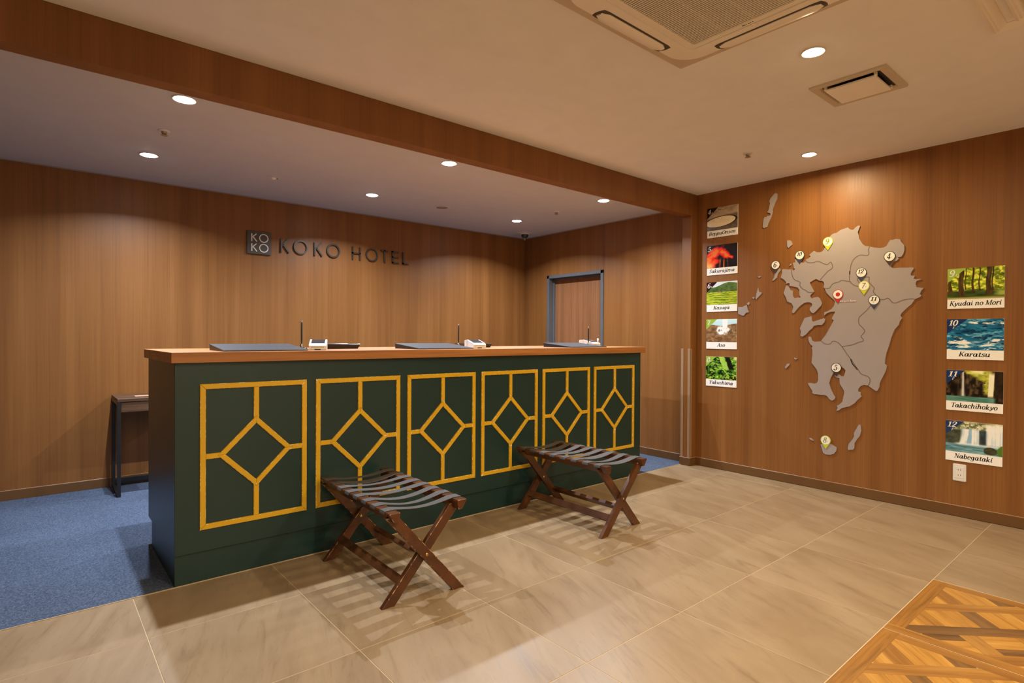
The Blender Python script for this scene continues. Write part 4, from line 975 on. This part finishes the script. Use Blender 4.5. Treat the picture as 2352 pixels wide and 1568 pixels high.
for n_, py, pz, pr_, pt in MAP_PINS:
    y, z, r_, tp = py/1000, pz/1000, 0.0365, 0.067
    bc, ic = PCOL[n_]
    lb = PINLAB[n_]
    t = thing('map_pin', lb, 'map pin', (XM-0.008, y, z-tp), 'round-headed pins on the wall map')
    ang = math.degrees(math.asin(r_/tp)); pts = []
    a0, a1 = -90+(90-ang), 270-(90-ang)
    pts = ell(y, z, r_, r_, a0, a1, 36)+[(y, z-tp)]
    body = MB().solid(pts, XM-0.008, XM-0.013, 'x')
    for q in range(2): body.lathe([(0.004, 0), (0.004, -0.009)], (XM, y, z-0.01+0.02*q), 8, axis='x')
    part('pin_body', body, bc, t)
    part('pin_face', MB().lathe([(r_-0.0042, 0), (r_-0.0042, -0.0012)], (XM-0.013, y, z), 36, axis='x'), 'pin_face', t)
    if n_ == 'here':
        part('bullseye', MB().lathe([(0.0155, 0), (0.0155, -0.0008)], (XM-0.0142, y, z), 28, axis='x'), 'pin_red', t)
        m = MB(); write(m, 'We are here', y-0.010, z-0.060, 0.116, 0.0155, XM-0.0105, 0.25)
        m2 = MB(); write(m2, 'We are here', y-0.0112, z-0.0612, 0.116, 0.0155, XM-0.0100, 0.25)
        part('lettering', m, 'white_print', t, label='small white italic words'); part('lettering_shadow', m2, 'red_ink', t, label='red outline behind the white words')
    else:
        m = MB(); two = len(n_) == 2
        write(m, n_, y+(0.026 if two else 0.020), z-(0.006 if two else 0.018), 0.046 if two else 0.030, 0.029 if two else 0.040, XM-0.0146, 0.2)
        part('number', m, ic, t)
        m = MB(); write(m, 'F', y+(0.006 if two else -0.010), z-(0.020 if two else 0.012), 0.008, 0.009, XM-0.0146, 0.2)
        part('floor_letter', m, 'slot_grey', t)

# wall outlet
t = thing('wall_outlet', 'white double socket plate low on the wall under the lowest photo panel', 'outlet', (XW, 0.957, 0.239))
part('plate', MB().rbox(XW-0.007, XW, 0.921, 0.993, 0.239, 0.353, 0.006, 3), 'white_plastic', t)
part('insert', MB().rbox(XW-0.0085, XW-0.006, 0.934, 0.980, 0.258, 0.334, 0.001), 'white_plastic', t)
for zz in (0.314, 0.279):
    m = MB()
    for yy in (0.951, 0.963): m.box(XW-0.0088, XW-0.0080, yy-0.0013, yy+0.0013, zz-0.0045, zz+0.0045)
    part('socket', m, 'outlet_hole', t)

# ================================================================== nine small photograph panels
def vnoise(U, V, fx, fy, seed):
    g = np.random.RandomState(seed).rand(66, 66)
    x, y = (U*fx) % 64, (V*fy) % 64
    xi, yi = x.astype(int), y.astype(int); a, b = x-xi, y-yi
    a = a*a*(3-2*a); b = b*b*(3-2*b)
    return (g[yi, xi]*(1-a)+g[yi, xi+1]*a)*(1-b)+(g[yi+1, xi]*(1-a)+g[yi+1, xi+1]*a)*b
def fbm(U, V, fx, fy, seed, oc=4):
    s, a, t_ = 0, 1, 0
    for i in range(oc):
        s = s+a*vnoise(U+0.37*i, V+0.71*i, fx*2**i, fy*2**i, seed+i); t_ += a; a *= 0.55
    return s/t_
def lerp(a, b, t_):
    a = np.asarray(a, float); b = np.asarray(b, float); return a+(b-a)*t_[..., None]
def ss(x, a, b):
    q = np.clip((x-a)/(b-a), 0, 1); return q*q*(3-2*q)
def full(U, c): return np.broadcast_to(np.array(c, float), U.shape+(3,)).copy()
def over(img, c, m):
    c = np.asarray(c, float); return img*(1-m[..., None])+c*m[..., None]

def p_crater(U, V):
    im = lerp((128, 112, 94), (196, 178, 150), fbm(U, V, 4, 9, 1))
    im = over(im, (96, 84, 74), ss(fbm(U, V, 10, 26, 3), .52, .66)*ss(V, .70, .95)*.8)
    d = np.hypot((U-.44)/.50, (V-.36-.10*(U-.44))/.22); w = .05*(fbm(U, V, 9, 9, 5)-.5)
    im = over(im, lerp((46, 40, 36), (120, 106, 92), fbm(U, V, 12, 16, 8)), ss(V+.15*(.5-U), .66, .5)*ss(d+w*3, 1.0, 1.15))
    im = over(im, (158, 142, 124), ss(np.sin((d+w)*40), .2, .9)*ss(d, 1.05, 1.15)*.45)
    im = over(im, (36, 30, 28), ss(d+w, 1.13, 1.06))
    return over(im, lerp((204, 190, 160), (226, 214, 190), fbm(U, V, 6, 8, 9)), ss(d+w, 1.0, .95))
def p_lava(U, V):
    im = lerp((12, 8, 12), (34, 18, 24), fbm(U, V, 4, 4, 2))
    path = [(-.1, -.05), (.02, .22), (.14, .45), (.28, .66), (.42, .72), (.56, .62), (.70, .46), (.80, .42)]
    wd = [.40, .36, .31, .26, .22, .16, .12, .08]
    n = (fbm(U, V, 7, 7, 4, 5)-.5)*1.5; g = np.zeros_like(U)
    for (x0, y0), (x1, y1), w0, w1 in zip(path[:-1], path[1:], wd[:-1], wd[1:]):
        t_ = np.clip(((U-x0)*(x1-x0)+(V-y0)*(y1-y0))/((x1-x0)**2+(y1-y0)**2), 0, 1)
        dd = np.hypot(U-x0-t_*(x1-x0), V-y0-t_*(y1-y0)); g = np.maximum(g, 1.15-dd/(w0+(w1-w0)*t_)+n)
    im = over(im, (120, 14, 14), ss(g, .05, .35)); im = over(im, (222, 44, 20), ss(g, .3, .65)); im = over(im, (252, 112, 44), ss(g, .7, 1.1))
    im = over(im, (255, 200, 120), np.exp(-((U-.10)/.16)**2-((V-.10)/.16)**2)*.8)
    cone = ss(V, .30-.55*np.abs(U-.58)+.02, .30-.55*np.abs(U-.58)-.02); im = over(im, (18, 8, 10), cone*ss(U, .22, .34)*.9)
    st_ = ss(vnoise(U+V*.5*(U-.58), V*.1, 30, 4, 8), .60, .75)*ss(V, .48, .28)*ss(np.abs(U-.55), .2, .05)
    return over(im, (244, 120, 50), st_*.85)
def p_terrace(U, V):
    im = full(U, (198, 214, 220))
    h = .86+.10*np.sin(U*5+3.9)+.05*(fbm(U, V*0, 7, 1, 3)-.5)
    im = over(im, lerp((44, 66, 36), (104, 128, 66), fbm(U, V, 12, 14, 5)), ss(V, h+.01, h-.01))
    f = ss(V, .58, .54)
    im = over(im, lerp((112, 138, 34), (196, 206, 62), fbm(U, V, 5, 8, 7)), f)
    k_ = V*13-2.2*np.sin(U*3.1+.5)*V-1.4*fbm(U, V, 3, 3, 11)
    im = over(im, (44, 62, 18), ss(np.abs((k_ % 1)-.5), .16, .05)*ss(V, .62, .55)*ss(fbm(U, V, 5, 9, 13), .30, .42))
    im = over(im, (70, 86, 40), ss(fbm(U, V, 16, 20, 21), .6, .68)*ss(V, .4, .6)*ss(V, .75, .6))
    im = over(im, (150, 110, 84), np.exp(-((U-.42)/.05)**2-((V-.54)/.03)**2))
    return im
def p_fumarole(U, V):
    im = lerp((120, 180, 224), (192, 220, 236), V)
    h = .70+.10*np.abs(U-.5)*2+.05*(fbm(U, V*0, 9, 1, 2)-.5)
    rock = lerp((74, 52, 36), (182, 142, 96), fbm(U, V, 9, 12, 6))
    im = over(im, rock, ss(V, h+.02, h-.02))
    st_ = np.clip(1.1-np.hypot((U-.55)/.30, (V-.47)/.26)+(fbm(U, V, 7, 7, 8)-.5)*1.0, 0, 1)
    st_ = np.maximum(st_, ss(V, .45, .65)*np.exp(-((U-.62)/.09)**2)*.9)
    im = over(im, (236, 238, 240), ss(st_, .2, .6)*.95)
    im = over(im, (70, 56, 44), ss(fbm(U, V, 10, 8, 17), .60, .66)*ss(V, .62, .52)*ss(V, .3, .45)*.7)
    return over(im, (96, 66, 40), ss(fbm(U, V, 14, 14, 27), .56, .64)*ss(V, .34, .2)*.8)
def p_fern(U, V):
    n = fbm(U, V, 11, 11, 3, 5); im = lerp((12, 28, 12), (88, 146, 40), ss(n, .30, .72))
    im = over(im, (176, 206, 78), ss(fbm(U+V*.4, V, 16, 22, 9), .60, .68)*.9)
    tr_ = np.abs(U-(.66-.30*(V-.5)))
    im = over(im, lerp((122, 168, 58), (184, 214, 100), fbm(U, V, 10, 5, 4)), ss(tr_, .10, .075)*ss(V, .40, .5))
    im = over(im, (18, 22, 14), ss(np.abs(U-(.84-.28*(V-.5))), .09, .06)*ss(V, .38, .5))
    im = over(im, (196, 214, 120), ss(V, .80, .92)*ss(U, .86, .95))
    rt = np.abs(V-(.48-.7*(U-.42))-.08*np.sin(U*14)); im = over(im, (150, 196, 72), ss(rt, .05, .02)*ss(U, .3, .4)*ss(U, .85, .7)*.8)
    return over(im, (206, 210, 70), ss(fbm(U, V, 20, 20, 31), .58, .64)*ss(V, .3, .1)*.8)
def p_forest(U, V):
    im = lerp((92, 116, 16), (222, 226, 84), ss(fbm(U, V, 15, 15, 3, 5), .3, .7))
    im = over(im, (54, 72, 16), ss(fbm(U, V, 8, 8, 13), .55, .68)*.7)
    im = over(im, lerp((20, 34, 14), (84, 104, 44), fbm(U, V, 5, 26, 7)), ss(V, .32, .22))
    im = over(im, (196, 208, 96), ss(V, .30, .2)*ss(V, .04, .14)*ss(U, .78, .95)*.7)
    im = over(im, (206, 190, 120), ss(V, .09, .02)*.7)
    for x_, w, b_, dk in ((.05, .035, .18, 0), (.25, .05, .10, 1), (.46, .022, .20, 1), (.575, .012, .26, 0), (.735, .048, .12, 1), (.80, .014, .24, 0), (.33, .010, .3, 0)):
        ww = w*(1+.9*np.exp(-np.clip(V-b_, 0, 1)*9)); e_ = np.abs(U-x_-.01*np.sin(V*9))
        im = over(im, lerp((34, 24, 14), (104, 80, 40), fbm(U, V, 30, 6, 17)), ss(e_, ww, ww*.75)*ss(V, b_-.02, b_+.02))
    return im
def p_wave(U, V):
    wx, wy = .10*(fbm(U, V, 4, 6, 51)-.5), .10*(fbm(U, V, 4, 6, 61)-.5); A, B_ = U+wx, V+wy
    im = lerp((8, 54, 96), (44, 138, 182), fbm(A, B_, 3, 7, 3))
    im = over(im, (120, 188, 214), ss(fbm(A+.3*B_, B_, 6, 16, 9, 5), .52, .68)*.75)
    im = over(im, (240, 246, 248), ss(fbm(A+.4*B_, B_-.1*U, 5, 15, 15, 5), .56, .66)*ss(V, .55, .30)*.95)
    im = over(im, (236, 242, 244), ss(np.abs(B_-.90+.10*U-.03), .07, .02)*ss(fbm(A, B_, 14, 18, 5), .36, .55)*ss(U, .25, .5))
    im = over(im, (20, 40, 52), ss(np.abs(B_-.86+.10*U-.03), .03, .01)*ss(fbm(A, B_, 16, 10, 25), .45, .6)*ss(U, .3, .6)*.8)
    im = over(im, (238, 244, 244), np.exp(-((U-.68)/.22)**2-((B_-.22)/.075)**2)*ss(fbm(A, B_, 9, 14, 35), .30, .55))
    return over(im, (8, 36, 62), ss(fbm(A, B_, 9, 17, 41), .58, .70)*.75)
def p_gorge(U, V):
    im = lerp((24, 18, 14), (92, 76, 52), ss(fbm(U, V, 18, 6, 3, 5), .32, .75))
    fol = lerp((96, 112, 20), (226, 222, 104), fbm(U, V, 13, 13, 7))
    im = over(im, fol, ss(V-.95+.72*(U-.28)+.25*(fbm(U, V, 8, 8, 9)-.5), -.05, .10)*ss(U, .84, .76)*ss(U, .24, .36))
    im = over(im, (242, 238, 186), ss(V+.2*(fbm(U, V, 7, 7, 29)-.5), .84, 1.0)*ss(U, .38, .52)*ss(U, .76, .70)*.85)
    im = over(im, fol, ss(np.abs(U-.71), .07, .02)*ss(V, .15, .4)*ss(fbm(U, V, 10, 10, 19), .36, .5))
    im = over(im, (250, 246, 206), ss(np.abs(U-.795-.03*(V-.5)), .060, .035)*ss(V, .10, .26)*ss(V, 1.02, .84)*.95)
    im = over(im, (34, 26, 18), ss(U, .845, .87)*ss(V, .04, .2)*.8)
    im = over(im, (12, 9, 8), np.exp(-((U-.15)/.10)**2-((V-.40)/.24)**2)*.9)
    im = over(im, (224, 226, 222), np.exp(-((U-.305)/(.016+.016*(1-V)))**2)*ss(V, .14, .2)*.9)
    return over(im, lerp((36, 86, 80), (120, 166, 150), fbm(U, V, 6, 34, 23)), ss(V, .19, .15)*ss(U, .90, .82))
def p_falls(U, V):
    im = lerp((120, 132, 92), (230, 228, 200), ss(fbm(U, V, 9, 9, 3), .3, .7)*.45+.55*ss(U, .1, .6))
    im = over(im, (66, 74, 46), ss(fbm(U, V, 13, 13, 5), .50, .62)*ss(V, .68, .8)*ss(U, .95, .6)*.75)
    im = over(im, lerp((28, 34, 30), (84, 92, 76), fbm(U, V, 9, 9, 25)), ss(V, .78, .68)*ss(U, .34, .24))
    im = over(im, lerp((20, 30, 36), (74, 92, 98), fbm(U, V, 20, 6, 9)), ss(V, .80, .72)*ss(U, .28, .32)*ss(V, .2, .3))
    lean = U+.30*np.clip(.62-V, 0, 1)*np.clip(.52-U, 0, 1)*1.6
    stx = .35*vnoise(lean, V*.10, 30, 2, 7)+.30*vnoise(lean, V*.10, 58, 2, 17)+.35*fbm(lean, V, 12, 3, 27)
    fa = lerp((138, 178, 212), (242, 247, 250), ss(stx, .30, .62))
    m1 = ss(lean, .27, .32)*ss(U, .62, .58)*ss(V, .80, .74)*ss(V, .22, .30)
    m2 = ss(U, .70, .75)*ss(V, .24, .34)*ss(V, 1.0, .85)
    im = over(im, fa, m1*.94); im = over(im, lerp((196, 218, 232), (246, 250, 252), ss(stx, .3, .62)), m2*.9)
    im = over(im, lerp((34, 78, 92), (150, 194, 204), fbm(U, V, 5, 26, 13)), ss(V, .30, .24))
    im = over(im, (232, 242, 246), np.exp(-((V-.275)/.035)**2)*ss(U, .12, .25)*.75)
    im = over(im, lerp((22, 24, 16), (84, 84, 58), fbm(U, V, 14, 14, 15)), ss(np.hypot((U-.80)/.13, (V-.13)/.12)+.3*(fbm(U, V, 9, 9, 33)-.5), 1.05, .9))
    return over(im, (74, 112, 34), ss(np.hypot((U-.99)/.09, (V-.16)/.17)+.6*(fbm(U, V, 20, 20, 19)-.5), 1.1, .8))

def s2l(a):
    a = np.clip(a/255.0, 0, 1); return np.where(a <= .04045, a/12.92, ((a+.055)/1.055)**2.4)
PWD, PHT, CAP = 0.295, 0.268, 0.063
def photo_panel(num, caption, painter, tri, yl, ztop, label, group, nx, ny, capw):
    t = thing('photo_panel', label, 'photo panel', (XW, yl-PWD/2, ztop-PHT), group)
    xf = XW-0.006
    part('board', MB().rbox(xf, XW, yl-PWD, yl, ztop-PHT, ztop, 0.0008), 'board_white', t)
    z0 = ztop-PHT+CAP; hh = PHT-CAP
    U, V = np.meshgrid(np.linspace(0, 1, nx), np.linspace(0, 1, ny))
    im = painter(U, V)
    tc, tw, th_ = tri
    im = over(im, tc, (U/tw+(1-V)/th_ < 1).astype(float))
    o = wpos(t)
    co = np.stack([np.full(U.shape, xf-0.0005-o.x), yl-U*PWD-o.y, z0+V*hh-o.z], -1).reshape(-1, 3)
    idx = np.arange(nx*ny).reshape(ny, nx)
    fs = np.stack([idx[:-1, :-1], idx[1:, :-1], idx[1:, 1:], idx[:-1, 1:]], -1).reshape(-1, 4)
    me = bpy.data.meshes.new('photograph'); me.from_pydata(co.tolist(), [], fs.tolist())
    ca = me.color_attributes.new('print', 'FLOAT_COLOR', 'POINT')
    rgba = np.ones((nx*ny, 4), np.float32); rgba[:, :3] = np.clip(s2l(im.reshape(-1, 3))*1.25, 0, 0.95)
    ca.data.foreach_set('color', rgba.ravel())
    me.materials.append(M['photo_print']); me.update()
    ph = link('photograph', me, t); ph['label'] = 'printed landscape photograph with a coloured corner'
    xt = xf-0.0011
    m = MB(); write(m, caption, yl-(PWD-capw)/2, ztop-PHT+0.021, capw, 0.030, xf-0.0004, 0.2); part('caption', m, 'ink', t, label='black italic caption reading '+caption)
    m = MB()
    two = len(num) == 2
    write(m, num, yl-0.006, ztop-0.052 if not two else ztop-0.043, 0.056 if two else 0.034, 0.042 if not two else 0.036, xt, 0.2)
    if two: write(m, 'F', yl-0.030, ztop-0.064, 0.014, 0.015, xt, 0.2)
    else: write(m, 'F', yl-0.042, ztop-0.050, 0.013, 0.014, xt, 0.2)
    part('floor_number', m, 'white_print', t)
GL_ = 'photo panels left of the map'; GR_ = 'photo panels right of the map'
photo_panel('4', 'BeppuOnsen', p_crater, ((22, 14, 14), .36, .46), 2.827, 2.360, 'photo panel 4 captioned BeppuOnsen, pale round hot spring, topmost left', GL_, 100, 76, 0.262)
photo_panel('5', 'Sakurajima', p_lava, ((14, 8, 10), .30, .40), 2.827, 2.020, 'photo panel 5 captioned Sakurajima, red lava on black', GL_, 100, 76, 0.250)
photo_panel('6', 'Kasuga', p_terrace, ((44, 18, 24), .36, .46), 2.827, 1.688, 'photo panel 6 captioned Kasuga, green rice terraces', GL_, 100, 76, 0.160)
photo_panel('7', 'Aso', p_fumarole, ((140, 172, 66), .36, .46), 2.827, 1.352, 'photo panel 7 captioned Aso, white steam over brown crater', GL_, 100, 76, 0.082)
photo_panel('8', 'Yakushima', p_fern, ((140, 172, 66), .34, .44), 2.827, 1.014, 'photo panel 8 captioned Yakushima, ferns and mossy trunk, lowest left', GL_, 100, 76, 0.235)
photo_panel('9', 'Kyudai no Mori', p_forest, ((146, 172, 74), .34, .46), 1.034, 1.655, 'photo panel 9 captioned Kyudai no Mori, dark trunks in green wood, topmost right', GR_, 170, 120, 0.272)
photo_panel('10', 'Karatsu', p_wave, ((26, 50, 96), .38, .48), 1.034, 1.318, 'photo panel 10 captioned Karatsu, blue sea with white foam', GR_, 170, 120, 0.168)
photo_panel('11', 'Takachihokyo', p_gorge, ((26, 50, 96), .34, .46), 1.034, 0.977, 'photo panel 11 captioned Takachihokyo, dark gorge with thin waterfall', GR_, 170, 120, 0.246)
photo_panel('12', 'Nabegataki', p_falls, ((30, 52, 92), .34, .46), 1.034, 0.639, 'photo panel 12 captioned Nabegataki, wide veil waterfall, lowest right', GR_, 170, 120, 0.202)
